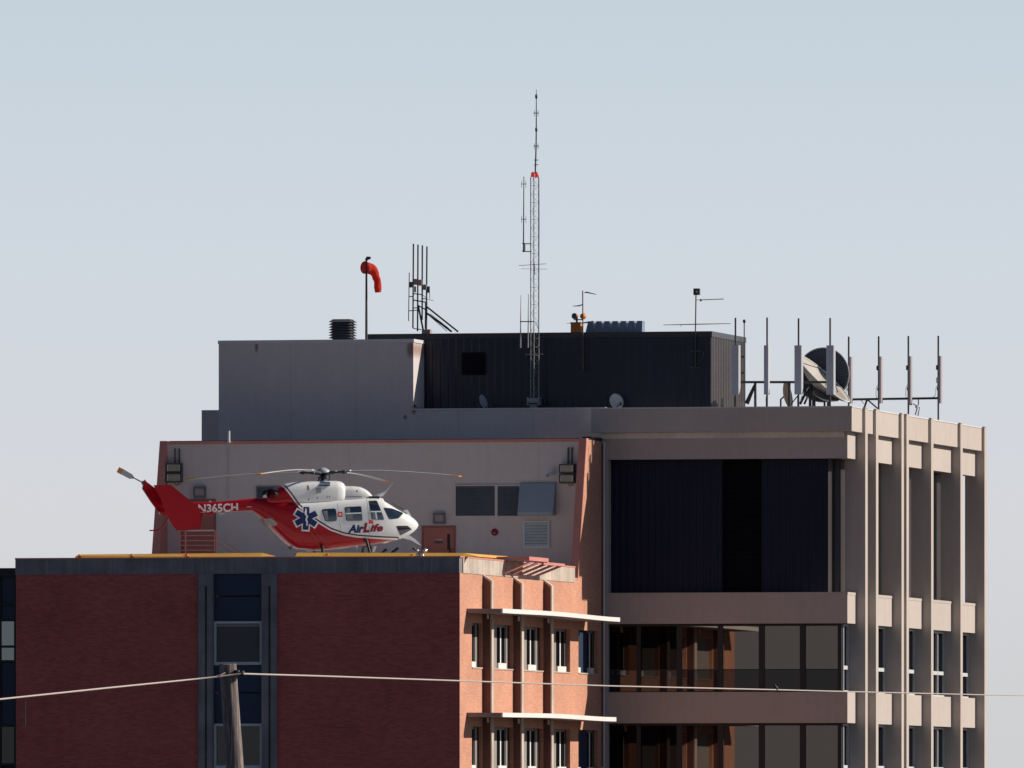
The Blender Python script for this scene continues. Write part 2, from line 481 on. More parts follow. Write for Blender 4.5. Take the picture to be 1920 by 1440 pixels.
for (zb, zt) in rows:
    zt -= .002
    win_unit(884.9, 897.5, zb, zt, False); infill(898.6, 901.6, zb+.01, zt-.01); infill(897.5, 898.6, zb, zt, M_BLACK); infill(901.6, 905, zb, zt, M_BLACK)
    infill(911, 939, zb, zt); win_unit(939, 955, zb, zt); infill(955.8, 958.6, zb+.01, zt-.01); infill(955, 955.8, zb, zt, M_BLACK); infill(958.6, 962.5, zb, zt, M_BLACK)
    infill(968, 995, zb, zt); win_unit(995, 1010.5, zb, zt); infill(1011.3, 1014.5, zb+.01, zt-.01); infill(1010.5, 1011.3, zb, zt, M_BLACK); infill(1014.5, 1019, zb, zt, M_BLACK)
    infill(1025, 1050, zb, zt); win_unit(1050, 1067, zb, zt); infill(1067, 1069, zb, zt, M_BLACK)
    win_unit(1085, 1094, zb, zt, False); infill(1094, 1108, zb, zt, M_DPANEL); win_unit(1108, 1119, zb, zt); infill(1119, 1121, zb, zt, M_BLACK)
    s = MB()
    for (a, b) in by: s.box(-.12, .03, a+.01, b-.01, zb-.05, zb-.002)
    s.build('sill', M_PREC, bw)
# fins
for (ub, uo) in ((905, 922), (962.5, 978.5), (1019, 1034.5)):
    yf = on_x(ub, 0); xo = on_y(uo, yf)
    zt = zz(1077.5, 0, on_x(905, 0)); dz = .22
    m = MB()
    m.prism([(0.0, yf, 0), (xo-.05, yf, 0), (xo-.05, yf, zt-dz-.06), (0.0, yf, zt-.06)], (0, 1, 0), .36)
    o = m.build('fin', M_FIN, bw)
    m = MB(); m.prism([(xo-.05, yf-.004, 0), (xo, yf-.004, 0), (xo, yf-.004, zt-dz), (.002, yf-.004, zt), (.002, yf-.004, zt-.058), (xo-.05, yf-.004, zt-dz-.058)], (0, 1, 0), .368); m.build('edge_cap', M_PREC, o)
# awnings
for (v, ue) in ((1141.5, 1162), (1336.5, 1155)):
    ya = on_x(875, 0.002); xo = on_y(942, ya)
    zt = zz(v, 0, ya); ye = on_x(ue, xo)
    m = MB(); n = 10
    for i in range(n):
        f0, f1 = i/n, (i+1)/n
        def dz(f): return .05*math.sin(f*5.2)*f+.03*f
        vs = []
        for f in (f0, f1):
            yy = ya+(ye-ya)*f
            for (xx, zq) in ((.002, zt-.15), (xo, zt-.145), (xo, zt), (.002, zt+.01)):
                vs.append((xx, yy, zq+dz(f)))
        fs = [(0, 4, 5, 1), (1, 5, 6, 2), (2, 6, 7, 3)]
        if i == 0: fs.append((0, 1, 2, 3))
        if i == n-1: fs.append((4, 7, 6, 5))
        m.add(vs, fs)
    aw = m.build('awning', M_AWN, bw)
    m = MB()
    for i in range(n):
        f0, f1 = i/n, (i+1)/n; vs = []
        for f in (f0, f1):
            yy = ya-.004+(ye-ya+.008)*f
            for (xx, zq) in ((xo-.05, zt-.152), (xo+.012, zt-.152), (xo+.012, zt+.006), (xo-.05, zt+.006)): vs.append((xx, yy, zq+dz(f)))
        fs = [(0, 4, 5, 1), (1, 5, 6, 2), (2, 6, 7, 3), (3, 7, 4, 0)]
        if i == 0: fs.append((0, 1, 2, 3))
        if i == n-1: fs.append((4, 7, 6, 5))
        m.add(vs, fs)
    m.build('white_fascia', M_WHITE, aw)
    for ub in (903, 961, 1017):
        yb = on_x(ub, 0.1)
        b = MB(); b.box(.30, .34, yb, yb+.10, zt-.33, zt-.16); b.build('awning_bracket', M_WHITE, bw)

# ------------------------------------------------------------------ helipad penthouse
pb = thing('penthouse', 'grey stucco penthouse with slanted salmon end piers behind the helicopter', 'building', (0, YB, ZDECK))
zbt = zz(822.5, 0, YB)
XBL = on_y(300, YB); PW = .29
m = MB(); m.box(XBL+PW, -PW, YB, YB+.3, ZDECK, zbt-.11); m.build('wall', M_GREYW, pb)
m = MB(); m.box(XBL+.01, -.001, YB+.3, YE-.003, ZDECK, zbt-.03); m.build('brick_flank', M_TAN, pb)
m = MB(); m.box(XBL+PW, -PW, YB-.04, YB+.3, zbt-.11, zbt); m.build('coping', M_PINK, pb)
m = MB(); m.box(XBL, -.0, YB+.31, YE-.003, zbt-.028, zbt+.03); m.box(-.35, .02, YB+.8, YE-.003, zbt+.032, zbt+.10); m.build('roof', M_BLACK, pb)
zq = zz(1060, 0, YB); yq = on_x(1085, 0)
slope = (YB-yq)/(zbt-zq)
yfoot = YB-slope*(zbt-ZDECK)
for (x0, x1) in ((-PW, -.0), (XBL, XBL+PW)):
    m = MB(); m.prism([(x0, YB-.03, zbt+.02), (x0, yfoot, ZDECK), (x0, YB+.299, ZDECK), (x0, YB+.299, zbt+.02)], (1, 0, 0), x1-x0)
    m.build('pier', M_PINK, pb)
# the sunlit flank of the right pier is brick
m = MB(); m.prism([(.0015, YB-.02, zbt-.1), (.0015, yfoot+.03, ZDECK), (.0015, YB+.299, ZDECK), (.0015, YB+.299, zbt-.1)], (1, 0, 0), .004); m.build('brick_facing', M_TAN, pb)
def bp(u, v): return at_y(u, v, YB)
# louvres
def louvre_part(u0, u1, v0, v1, n, mat, fmat, ft=.05, dep=.06, hood=False):
    x0, x1 = on_y(u0, YB), on_y(u1, YB); z0, z1 = zz(v1, x0, YB), zz(v0, x0, YB)
    f = MB(); f.box(x0, x0+ft, YB-.07, YB-.002, z0, z1); f.box(x1-ft, x1, YB-.07, YB-.002, z0, z1)
    f.box(x0+ft, x1-ft, YB-.07, YB-.002, z1-ft, z1); f.box(x0+ft, x1-ft, YB-.07, YB-.002, z0, z0+ft)
    o = f.build('louvre', fmat, pb)
    b = MB(); b.louvre(x0+ft, x1-ft, YB-.012, z0+ft, z1-ft, n, .05); b.build('blade', mat, o)
    q = MB(); q.box(x0+ft, x1-ft, YB-.010, YB-.003, z0+ft, z1-ft); q.build('backing', M_BLACK, o)
louvre_part(852.5, 931, 909, 970, 14, M_LOUV, M_GREYW)
louvre_part(931, 977, 909, 970, 14, M_LOUV, M_GREYW)
louvre_part(481, 541, 912, 940, 6, M_LOUV, M_LOUV)
louvre_part(981, 1031, 976.5, 1028, 8, M_WFRAME, M_WFRAME, .07)
# vent hood
x0, x1 = on_y(976, YB), on_y(1042, YB); z0, z1 = zz(967, x0, YB), zz(905, x0, YB)
m = MB(); dd = .52
m.prism([(x0, YB-.002, z1), (x0, YB-.12, z1-.03), (x0, YB-dd, z0+.12), (x0, YB-dd, z0), (x0, YB-.002, z0)], (1, 0, 0), x1-x0)
m.build('vent_hood', pm('pale_sheet_metal', (.29, .33, .38), .5, .05, 1, .03), pb)
# doors
def door(u0, u1, v0, window=True):
    x0, x1 = on_y(u0, YB), on_y(u1, YB); z1 = zz(v0, x0, YB)
    f = MB(); t = .07
    f.box(x0, x0+t, YB-.05, YB-.002, ZDECK, z1); f.box(x1-t, x1, YB-.05, YB-.002, ZDECK, z1); f.box(x0+t, x1-t, YB-.05, YB-.002, z1-t, z1)
    o = f.build('door', pm('door_frame_paint', (.34, .10, .09), .6, .05, 1, .03), pb)
    q = MB(); q.box(x0+t+.006, x1-t-.006, YB-.035, YB-.003, ZDECK, z1-t-.006); q.build('leaf', M_DOOR, o)
    return o, x0, x1, z1
o, x0, x1, z1 = door(791, 854.5, 986)
a, b = bp(839, 1001), bp(844.5, 1031)
m = MB(); m.box(a.x, b.x, YB-.042, YB-.036, b.z, a.z); m.build('vision_panel', M_BLACK, o)
a, b = bp(815, 1013.5), bp(831, 1019)
m = MB(); m.box(a.x, b.x, YB-.042, YB-.036, b.z, a.z); m.build('door_plate', pm('plate_maroon', (.16, .05, .06), .5), o)
m = MB()
for (ua, ub) in ((816.2, 817.6), (820.2, 822.2), (822.8, 824.6), (825.2, 827.2), (827.8, 830.4)):
    m.box(on_y(ua, YB), on_y(ub, YB), YB-.046, YB-.0425, bp(0, 1017).z, bp(0, 1015.4).z)
m.build('plate_marks', M_DECALW, o)
o2, *_ = door(340, 405, 936)
# fire extinguisher by the door
e = bp(846, 1040)
t = thing('fire_extinguisher', 'small red fire extinguisher at the foot of the salmon door', 'extinguisher', (e.x, YB-.2, ZDECK))
zt = zz(1030, e.x, YB-.2)
m = MB(); m.lathe((e.x, YB-.2, ZDECK), (0, 0, 1), [(0, 0), (0, .075), (zt-ZDECK-.12, .075), (zt-ZDECK-.03, .03), (zt-ZDECK, .03), (zt-ZDECK, 0)], 14); m.build('cylinder', M_REDB, t)
m = MB(); m.box(e.x-.03, e.x+.07, YB-.215, YB-.185, zt, zt+.03); m.build('handle', M_BLACK, t)
# lamps and fittings on the wall
def floodlight(u0, u1, v0, vm, v1, ul, ur, vt, label):
    x0, x1 = on_y(u0, YB), on_y(u1, YB)
    c = thing('floodlight', label, 'floodlight', ((x0+x1)/2, YB, zz(v1, x0, YB)), 'twin floodlights on the penthouse wall')
    m = MB()
    for uu in (ul, ur):
        xx = on_y(uu, YB); m.tube([(xx, YB-.06, zz(vt, xx, YB)), (xx, YB-.06, zz(v0, xx, YB)+.01)], .028, 8)
        m.box(xx-.02, xx+.02, YB-.06, YB-.002, zz(vt+3, xx, YB), zz(vt+1, xx, YB))
    m.build('conduit', M_DARKST, c)
    for (va, vb) in ((v0, vm-.6), (vm+.6, v1)):
        za, zb = zz(vb, x0, YB), zz(va, x0, YB)
        h = MB(); t = .045
        h.box(x0, x0+t, YB-.36, YB-.04, za, zb); h.box(x1-t, x1, YB-.36, YB-.04, za, zb)
        h.box(x0+t, x1-t, YB-.36, YB-.04, zb-t, zb); h.box(x0+t, x1-t, YB-.36, YB-.04, za, za+t)
        h.box(x0+t, x1-t, YB-.08, YB-.04, za+t, zb-t)
        o = h.build('lamp_housing', M_DARKST, c)
        q = MB(); q.box(x0+t, x1-t, YB-.335, YB-.32, za+t, zb-t); q.build('lens', M_LENS, o)
        q = MB()
        for xx in (x0+t+.008, x1-t-.033): q.box(xx, xx+.025, YB-.342, YB-.336, za+t+.02, zb-t-.02)
        q.build('reflector_edge', M_WHITE, o)
    m = MB(); m.tube([((x0+x1)/2, YB-.05, zz(v1, x0, YB)-.002), ((x0+x1)/2+.03, YB-.05, zz(v1+5, x0, YB)), ((x0+x1)/2+.2, YB-.02, zz(v1+2, x0, YB))], .012, 6); m.build('cable', M_DARKST, c)
floodlight(315, 343.5, 869, 887, 905, 329, 337, 841, 'twin floodlight beside the left salmon pier, above the tail rotor')
floodlight(1052, 1080, 870.5, 888.5, 906.5, 1066, 1073, 839, 'twin floodlight beside the right salmon pier, above the vent hood')
def wallpack(u0, u1, v0, v1, label):
    x0, x1 = on_y(u0, YB), on_y(u1, YB); z0, z1 = zz(v1, x0, YB), zz(v0, x0, YB)
    c = thing('wall_light', label, 'wall light', ((x0+x1)/2, YB, z0), 'wall lights over the doors')
    h = MB(); t = .05
    h.box(x0, x0+t, YB-.16, YB-.002, z0, z1); h.box(x1-t, x1, YB-.16, YB-.002, z0, z1)
    h.box(x0+t, x1-t, YB-.2, YB-.002, z1-.075, z1); h.box(x0+t, x1-t, YB-.14, YB-.002, z0, z0+.09)
    h.build('housing', M_LOUV, c)
    q = MB(); n = 14; w = (x1-x0-2*t)/n
    for i in range(n):
        q.prism([(x0+t+i*w, YB-.11, z0+.09), (x0+t+(i+.5)*w, YB-.135, z0+.09), (x0+t+(i+1)*w, YB-.11, z0+.09)], (0, 0, 1), z1-z0-.165)
    q.build('lens', pm('prismatic_lens', (.62, .52, .52), .3, .08, 5, .04), c)
wallpack(364.5, 387, 912.5, 934, 'small square wall light above the tail boom lettering')
wallpack(813.5, 835.5, 962, 982.5, 'small square wall light above the salmon door')
b = bp(928, 998)
m = MB(); m.lathe((b.x, YB-.002, b.z), (0, -1, 0), [(0, .11), (.03, .13), (.06, .13), (.08, .11), (.10, .05), (.105, 0)], 20)
t = thing('fire_bell', 'round red fire bell on the grey wall under the long louvres', 'bell', (b.x, YB, b.z))
m.build('gong', M_REDB, t)
m = MB(); m.lathe((b.x, YB-.108, b.z-.03), (0, -1, 0), [(0, .028), (.01, .02), (.012, 0)], 10); m.build('hub', pm('pinkish_grey', (.5, .2, .2)), t)
b = bp(1036, 889)
t = thing('security_camera', 'small pale blue-grey security camera between the vent hood and the floodlight', 'camera', (b.x, YB, b.z))
m = MB(); ax = Vector((-.75, -.6, -.28)).normalized(); ay = ax.cross(Vector((0, 0, 1))).normalized(); az = ay.cross(ax)
m.obox((b.x-.02, YB-.22, b.z), ax, ay, az, .15, .065, .065); m.build('body', pm('camera_shell', (.40, .47, .56), .4), t)
m = MB(); m.obox(Vector((b.x-.02, YB-.22, b.z))+ax*.158-az*.02, ax, ay, az, .006, .04, .035); m.build('lens', M_BLACK, t)
m = MB(); m.tube([(b.x+.06, YB-.002, b.z-.02), (b.x+.05, YB-.18, b.z-.04)], .02, 8); m.build('bracket', M_GALV, t)
# post above the coping
p = at_y(429, 829, YB-.08)
m = MB(); zt = zz(808, p.x, p.y); m.tube([(p.x, p.y, p.z), (p.x, p.y, zt)], .05, 10); m.box(p.x-.06, p.x+.06, YB-.04-.001, YB-.115, p.z-.04, p.z)
tag(m.build('vent_pipe', M_COPE), 'short pale vent pipe standing on the left end of the salmon coping', 'pipe')
M_SEAL = pm('joint_sealant', (.46, .41, .40), .8)
for uu in (655, 915, 1010):
    m = MB(); x = on_y(uu, YB); m.box(x-.008, x+.008, YB-.003, YB-.0005, ZDECK, zbt-.115); m.build('control_joint', M_SEAL, pb)
x = on_y(429, YB)
m = MB(); m.tube([(x, YB-.03, ZDECK+2.6), (x, YB-.03, zbt-.12)], .022, 8); m.build('vent_riser', M_GREYW, pb)
# guard rail at the left door
yr = YB-2.2
t = thing('guard_rail', 'salmon pipe guard rail with sloping stair rail below the tail boom', 'railing', (on_y(337, yr), yr, ZDECK))
def rp(u, v): return at_y(u, v, yr)
for uu in (337, 348, 402.5, 406):
    m = MB(); m.tube([(rp(uu, 995).x, yr, ZDECK), rp(uu, 995)], .03, 8); m.build('post', M_PINK, t)
for v in (995, 1004, 1013.5, 1022.5, 1031.5):
    m = MB(); m.tube([rp(337, v), rp(406, v)], .022, 8); m.build('rail', M_PINK, t)
for (v0, v1) in ((1005, 1037), (1017, 1048)):
    m = MB(); m.tube([rp(406, v0), rp(452, v1)], .02, 8); m.build('stair_rail', M_PINK, t)
m = MB(); m.box(rp(352, 0).x, rp(402, 0).x, yr-.02, yr+.03, rp(0, 998).z, rp(0, 995.5).z); m.build('top_plate', M_COPE, t)

# ------------------------------------------------------------------ helipad edge
def edge_strip(u0, v0, u1, v1, yy, h, label, tip):
    a = at_y(u0, v0, yy); b = at_y(u1, v1, yy)
    m = MB()
    n0 = Vector((0, -h*1.15, -h)); n1 = Vector((0, .12, -h))
    vs = [a, b, a+Vector((0, -.02, -.03)) if tip else a+n0, b+n0, b+n1, a+n1]
    # wedge: sloping yellow face towards the street
    a0 = a+Vector((0, -h*2.2, -h*(.4 if tip else 1))); b0 = b+Vector((0, -h*2.2, -h))
    a1 = a+Vector((0, .3, -h)); b1 = b+Vector((0, .3, -h))
    bt = b+Vector((.55, -h*.9, -h))
    at_ = a-Vector((.12, h*.9, h))
    m.add([a, b, b0, a0, b1, a1, bt, at_], [(0, 1, 2, 3), (1, 0, 5, 4), (1, 6, 2), (1, 4, 6), (0, 3, 7), (0, 7, 5)])
    return tag(m.build('helipad_edge', M_YEL), label, 'helipad edge', 'yellow helipad edge strips')
edge_strip(147, 1039.6, 492, 1036.6, .9, .13, 'long yellow sloping edge strip under the helicopter tail', True)
edge_strip(557, 1036.2, 870, 1036.8, .9, .13, 'yellow sloping edge strip under the helicopter cabin and nose', False)
m = MB()
pA = at_y(873, 1037.2, .9); pB = at_x(952, 1043.2, -.5)
h = .1
m.add([pA, pB, pB+Vector((h, 0, -h)), pA+Vector((h, -.02, -h)), pB+Vector((-.2, 0, -h)), pA+Vector((-.2, 0, -h))], [(0, 1, 2, 3), (1, 0, 5, 4), (0, 3, 5), (1, 4, 2)])
tag(m.build('helipad_edge', M_YEL), 'short yellow edge strip turning back along the sunlit parapet', 'helipad edge', 'yellow helipad edge strips')
# small edge lamps
def edge_light(u, v, yy, label, first=None):
    p = at_y(u, v, yy)
    if first:
        return copy_thing(first, p, label)
    t = thing('edge_light', label, 'edge light', p, 'helipad edge lights')
    m = MB(); m.lathe(p-Vector((0, 0, .14)), (0, 0, 1), [(0, .085), (.08, .085), (.08, .05), (.10, .05)], 12); m.build('base', M_ORANGE, t)
    m = MB(); m.lathe(p-Vector((0, 0, .04)), (0, 0, 1), [(0, .05), (.05, .055), (.085, .03), (.09, 0)], 12); m.build('lens', pm('red_lens', (.7, .05, .02), .25), t)
    return t
yl = .74
e0 = edge_light(149, 1042, yl, 'edge light at the outer tip of the long yellow strip')
edge_light(247, 1041, yl, 'edge light on the long yellow strip, left of the penthouse pier', e0)
edge_light(350, 1040.5, yl, 'bright red edge light on the long yellow strip under the guard rail', e0)
edge_light(613.5, 1040.5, yl, 'edge light in front of the helicopter rear cross tube', e0)
edge_light(773, 1041.5, yl, 'edge light beside the chrome lamp cluster', e0)
pe = at_x(918.5, 1041.5, -.3)
copy_thing(e0, pe, 'edge light on the parapet corner nearest the outrigger rack')
# chrome lamp cluster with horn
p = at_y(787, 1042, .62)
t = thing('lamp_cluster', 'cluster of small chrome lamps with a black horn below the helicopter nose', 'lamp cluster', (p.x, p.y, ZP))
def cl(u, v): return at_y(u, v, .62)
chrome = pm('chrome', (.85, .83, .82), .15, .03, 4, .02, metal=.8)
m = MB(); m.tube([(p.x, p.y, ZP), (p.x, p.y, cl(0, 1036).z)], .03, 8); m.tube([cl(780, 1040), cl(796, 1035)], .02, 8); m.build('stem', M_GALV, t)
for (u_, v_, rr) in ((783, 1032.5, .05), (784, 1039.5, .065), (792, 1041, .06), (797, 1032, .085)):
    m = MB(); c = cl(u_, v_); m.lathe(c, (.5, -.8, .3), [(-rr, 0), (-rr*.7, rr*.7), (0, rr), (rr*.3, rr*.95), (rr*.3, 0)], 14); m.build('lamp', chrome if rr > .055 else M_WHITE, t)
m = MB(); m.tube([cl(782, 1034), cl(778, 1030.5), cl(775.5, 1027.5)], [.015, .03, .07], 12); m.build('horn', M_BLACK, t)
# outrigger rack on the sunlit parapet
xq = .02
ya0 = on_x(945, xq)
t = thing('outrigger_rack', 'salmon outrigger shelf with sloping struts over the sunlit parapet', 'rack', (0, ya0, ZP))
xo = .92
ys0 = on_x(991, xo); ys1 = ys0+3.2
zsh = zz(1043.5, xo, ys0)
m = MB(); m.prism([(-.5, ys0, zsh-.0), (xo-.02, ys0, zsh-.0), (xo-.02, ys0, zsh-.13), (-.5, ys0, zsh-.03)], (0, 1, 0), ys1-ys0); m.build('shelf', M_PINK, t)
m = MB(); m.box(xo-.02, xo+.03, ys0-.01, ys1, zsh-.14, zsh); m.build('edge_beam', M_PINK, t)
m = MB(); m.box(xo-.10, xo-.02, ys1-.6, ys1+3.0, zsh-.24, zsh-.141); m.build('lower_beam', M_PINK, t)
for i in range(5):
    y0 = on_x(946+i*15.5, .10); z0 = zz(1074+i*1.2, .10, y0); y1 = y0+.4
    m = MB(); m.bar((.10, y0, z0), (xo-.05, y1+.3, zsh-.20), .05, .08)
    m.bar((.10, y0, z0), (-.0+.035, y0, z0+.005), .04, .05)
    m.build('strut', M_PINK, t)
    if i < 3:
        m = MB(); m.tube([(.10, y0, z0), (.12, y0+.35, zsh-.1)], .008, 6); m.build('stay_cable', M_DARKST, t)

# ------------------------------------------------------------------ grey block and lower parapet behind
gb = thing('stair_block', 'plain grey stucco block with pale coping and rust stains, left of the black penthouse', 'building', (on_y(600, YC), YC, zbt))
zct = zz(637, on_y(600, YC), YC); zpt = zz(765, on_y(950, YC), YC)
xc0, xc1 = on_y(410, YC), on_y(775, YC)
zc = 14.0
def stain_mat():
    m = pm('grey_stucco_stained', (.62, .57, .57), .85, .06, .25, .03, .015, spec=.2, bump=.06)
    nt = m.node_tree; b = nt.nodes['Principled BSDF']
    src = b.inputs['Base Color'].links[0].from_socket
    tc = nt.nodes.new('ShaderNodeTexCoord')
    cols = []
    tot = None
    for (px, pz, rx, rz) in ((xc1-.10, zct-.38, .17, .34), (on_y(481, YC), zct-.25, .07, .22), (on_y(760, YC), zz(782, xc1, YC), .08, .10), (on_y(776, YC), zz(770, xc1, YC), .1, .16)):
        mp = nt.nodes.new('ShaderNodeMapping'); mp.vector_type = 'TEXTURE'
        mp.inputs['Location'].default_value = (px-gb.location.x, 0, pz-gb.location.z); mp.inputs['Scale'].default_value = (rx, 50, rz)
        link(nt, tc.outputs['Object'], mp.inputs['Vector'])
        ln = nt.nodes.new('ShaderNodeVectorMath'); ln.operation = 'LENGTH'; link(nt, mp.outputs[0], ln.inputs[0])
        mr = nt.nodes.new('ShaderNodeMapRange'); mr.inputs['From Min'].default_value = .5; mr.inputs['From Max'].default_value = 1.2
        mr.inputs['To Min'].default_value = .75; mr.inputs['To Max'].default_value = 0
        link(nt, ln.outputs['Value'], mr.inputs['Value'])
        if tot is None: tot = mr.outputs[0]
        else:
            mx = nt.nodes.new('ShaderNodeMath'); mx.operation = 'MAXIMUM'; link(nt, tot, mx.inputs[0]); link(nt, mr.outputs[0], mx.inputs[1]); tot = mx.outputs[0]
    mix = nt.nodes.new('ShaderNodeMix'); mix.data_type = 'RGBA'
    link(nt, tot, mix.inputs['Factor']); link(nt, src, mix.inputs['A']); mix.inputs['B'].default_value = (.22, .075, .04, 1)
    link(nt, mix.outputs['Result'], b.inputs['Base Color'])
    return m
M_STAIN = stain_mat()
m = MB(); m.box(xc0, xc1, YC, YD+6, zc, zct-.13); m.box(xc1, -.06, YC, YC+.35, zc, zpt-.06); m.build('wall', M_STAIN, gb)
m = MB(); m.box(xc0-.02, xc1+.03, YC-.04, YD+6, zct-.13, zct); m.build('coping', M_COPE, gb)
for uu, zj in ((545, zct-.135), (668, zct-.135), (860, zpt-.065), (1000, zpt-.065)):
    m = MB(); x = on_y(uu, YC); m.box(x-.007, x+.007, YC-.003, YC-.0005, zc, zj); m.build('control_joint', M_SEAL, gb)
m = MB(); m.box(on_y(772, YC), -.06, YC-.04, YC+.37, zpt-.06, zpt); m.build('parapet_cap', M_COPE, gb)
m = MB(); m.box(xc1, 8, YC+.36, YD+14, zpt-1.1, zpt-.8); m.build('roof', M_DECK, gb)
m = MB(); xx = on_y(378, YC+3); m.box(xx, xc0-.002, YC+3, YC+9, zc, zz(769, xx, YC+3)); m.build('side_block', M_GREYW, gb)
m = MB(); q = at_y(778, 761, YC-.1); m.box(q.x-.04, q.x+.04, YC-.12, YC-.042, q.z-.05, q.z+.05); m.build('junction_box', M_BLACK, gb)

# black penthouse
dbk = thing('mechanical_penthouse', 'black ribbed metal penthouse on the highest roof behind the radio mast', 'building', (on_y(1000, YD), YD, zpt))
xd0, xd1 = on_y(690, YD), on_y(1333, YD)
zdt = zz(621, xd1, YD); yd1 = on_x(1397, xd1)
m = MB(); m.box(xd0+.05, xd1-.05, YD+.06, yd1-.05, zpt-.9, zdt-.06)
m.build('core', M_BLACK, dbk)
m = MB(); m.corr((xd0, YD), (xd1, YD), zpt-.9, zdt-.2, (0, -1), .30, .012); m.build('front_cladding', M_DMETAL, dbk)
m = MB(); m.corr((xd1, YD), (xd1, yd1), zpt-.9, zdt-.2, (1, 0), .30, .035); m.build('flank_cladding', M_FLANK, dbk)
m = MB(); m.box(xd0-.03, xd1+.05, YD-.06, YD+.3, zdt-.2, zdt); m.box(xd1-.3, xd1+.05, YD+.3, yd1, zdt-.2, zdt)
m.build('roof_trim', pm('dark_trim', (.025, .025, .034), .3, .08, 1, .04, metal=.1), dbk)
m = MB(); m.box(xd0+.06, xd1-.31, YD+.31, yd1-.1, zdt-.055, zdt-.01); m.build('roof', M_BLACK, dbk)
a, b = at_y(866, 661, YD), at_y(910, 703, YD)
f = MB(); f.box(a.x, b.x, YD-.06, YD-.036, b.z, a.z); f.louvre(a.x+.05, b.x-.05, YD-.061, b.z+.05, a.z-.05, 6, .04)
f.build('vent_louvre', pm('black_louvre', (.006, .006, .010), .7, spec=.15), dbk)

# ------------------------------------------------------------------ beige tower
tw = thing('office_tower', 'beige concrete tower with vertical fins and bronze ribbon windows', 'building', (4, YE, 0))
YF = YE-.42
XUP = on_y(1597, YF); XLO = on_y(1589, YE)
zt0 = zz(761, XUP, YF); zu1 = zz(808, XUP, YF)
yf1 = on_x(1617, XUP); XFIN = on_y(1622.5, yf1); XG = on_y(1584, yf1)
finu = [1622.5, 1642.5, 1690.5, 1699.8, 1746, 1801, 1846]
finy = [on_x(q, XFIN) for q in finu]
FT = .46
YEND = finy[-1]+FT
zl0 = zz(859, XLO, YE)                       # underside of the lower fascia
zb = [zz(v, XLO, YE) for v in (1110, 1168.5)]
zg1 = zz(1297, XLO, YE); zg1b = zz(1355.5, XLO, YE)
zg2 = zg1-(zb[0]-zg1); zg2b = zg1b-(zb[1]-zg1b)
X0 = .03
# top fascia
m = MB(); m.box(-.32, XUP, YF, YF+.35, zu1, zt0-.05); m.box(XUP-.35, XUP, YF+.35, YEND-.02, zu1, zt0-.05)
m.build('fascia', M_CONC, tw)
m = MB(); m.box(-.34, XUP+.02, YF-.02, YF+.38, zt0-.05, zt0); m.box(XUP-.38, XUP+.02, YF+.38, YEND, zt0-.05, zt0); m.build('coping', M_COPE, tw)
m = MB(); m.box(-.05, XUP-.36, YF+.36, YEND-.5, zt0-1.15, zt0-.85); m.build('roof', M_DECK, tw)
# lower fascia and storey bands
def band(z0, z1, trim):
    m = MB(); m.box(X0, XLO, YE, YE+.30, z0, z1); m.box(XLO-.3, XLO, YE+.30, YEND-.05, z0, z1)
    o = m.build('storey_band', M_CONC, tw)
    if trim:
        q = MB(); q.box(X0, XLO+.015, YE-.015, YE+.29, z1+.001, z1+.10); q.box(XLO-.29, XLO+.015, YE+.29, YEND-.06, z1+.001, z1+.10); q.build('band_trim', M_CONC, o)
band(zl0, zu1-.004, False); band(zb[1], zb[0]-.10, True); band(zg1b, zg1, False); band(zg2b, zg2, False)
# corner pier at left and downpipe
m = MB(); xa = on_y(1139.5, YE+.06); m.box(X0, xa, YE+.03, YE+1.2, 8, zl0-.002); m.build('pier', M_CONC, tw)
m = MB(); m.tube([(.09, YE-.06, 8), (.09, YE-.06, zu1-.3)], .045, 8); m.build('downpipe', M_WFRAME, tw)
# fins
for i, yf in enumerate(finy):
    m = MB(); m.box(XG, XFIN, yf, yf+FT, 0, zt0-.02)
    m.box(XUP+.021, XFIN+.012, yf-.012, yf+FT+.012, zt0-.02, zt0+.02)
    m.build('fin', M_CONC, tw)
# mechanical storey: dark ribbed enclosure set back behind the opening
ym1 = YE+.62
x1 = on_y(1553, ym1); y1 = on_x(1561, x1)
x2 = on_y(1570, y1); y2 = finy[5]+1.6
zm0, zm1 = zb[0]-.5, zl0+.6
xs = [on_y(v, ym1) for v in (1140, 1354, 1428)]
m = MB(); m.corr((xs[0]-.4, ym1), (xs[1], ym1), zm0, zm1, (0, -1), .26, .02); m.build('ribbed_screen', M_SCREEN, tw)
m = MB(); m.corr((xs[2], ym1), (x1, ym1), zm0, zm1, (0, -1), .26, .02); m.build('ribbed_screen', M_SCREEN, tw)
m = MB(); m.box(xs[1]+.01, xs[2]-.01, ym1+.22, ym1+.27, zm0, zm1); m.louvre(xs[1]+.01, xs[2]-.01, ym1+.21, zm0+.3, zm1-.3, 26, .1)
m.build('intake_louvre', pm('black_louvre_intake', (.006, .006, .010), .7, spec=.15), tw)
m = MB(); m.corr((x1, ym1), (x1, y1), zm0, zm1, (1, 0), .26, .03); m.corr((x1, y1), (x2, y1), zm0, zm1, (0, -1), .26, .03)
m.corr((x2, y1), (x2, y2), zm0, zm1, (1, 0), .26, .035); m.corr((x2, y2), (x2-5, y2), zm0, zm1, (0, 1), .3, .03)
m.box(xs[0]-.4, x1-.06, ym1+.28, y1-.03, zm0, zm1); m.box(xs[0]-.4, x2-.06, y1+.04, y2-.05, zm0, zm1)
m.build('ribbed_return', M_FLANK, tw)
m = MB(); m.box(X0+.3, XLO-.31, YE+.31, YEND-.4, zb[0]-.6, zb[0]-.12); m.box(X0+.3, XLO-.31, YE+.31, YEND-.4, zl0+.02, zl0+.3)
m.build('floor_slab', M_CONC, tw)
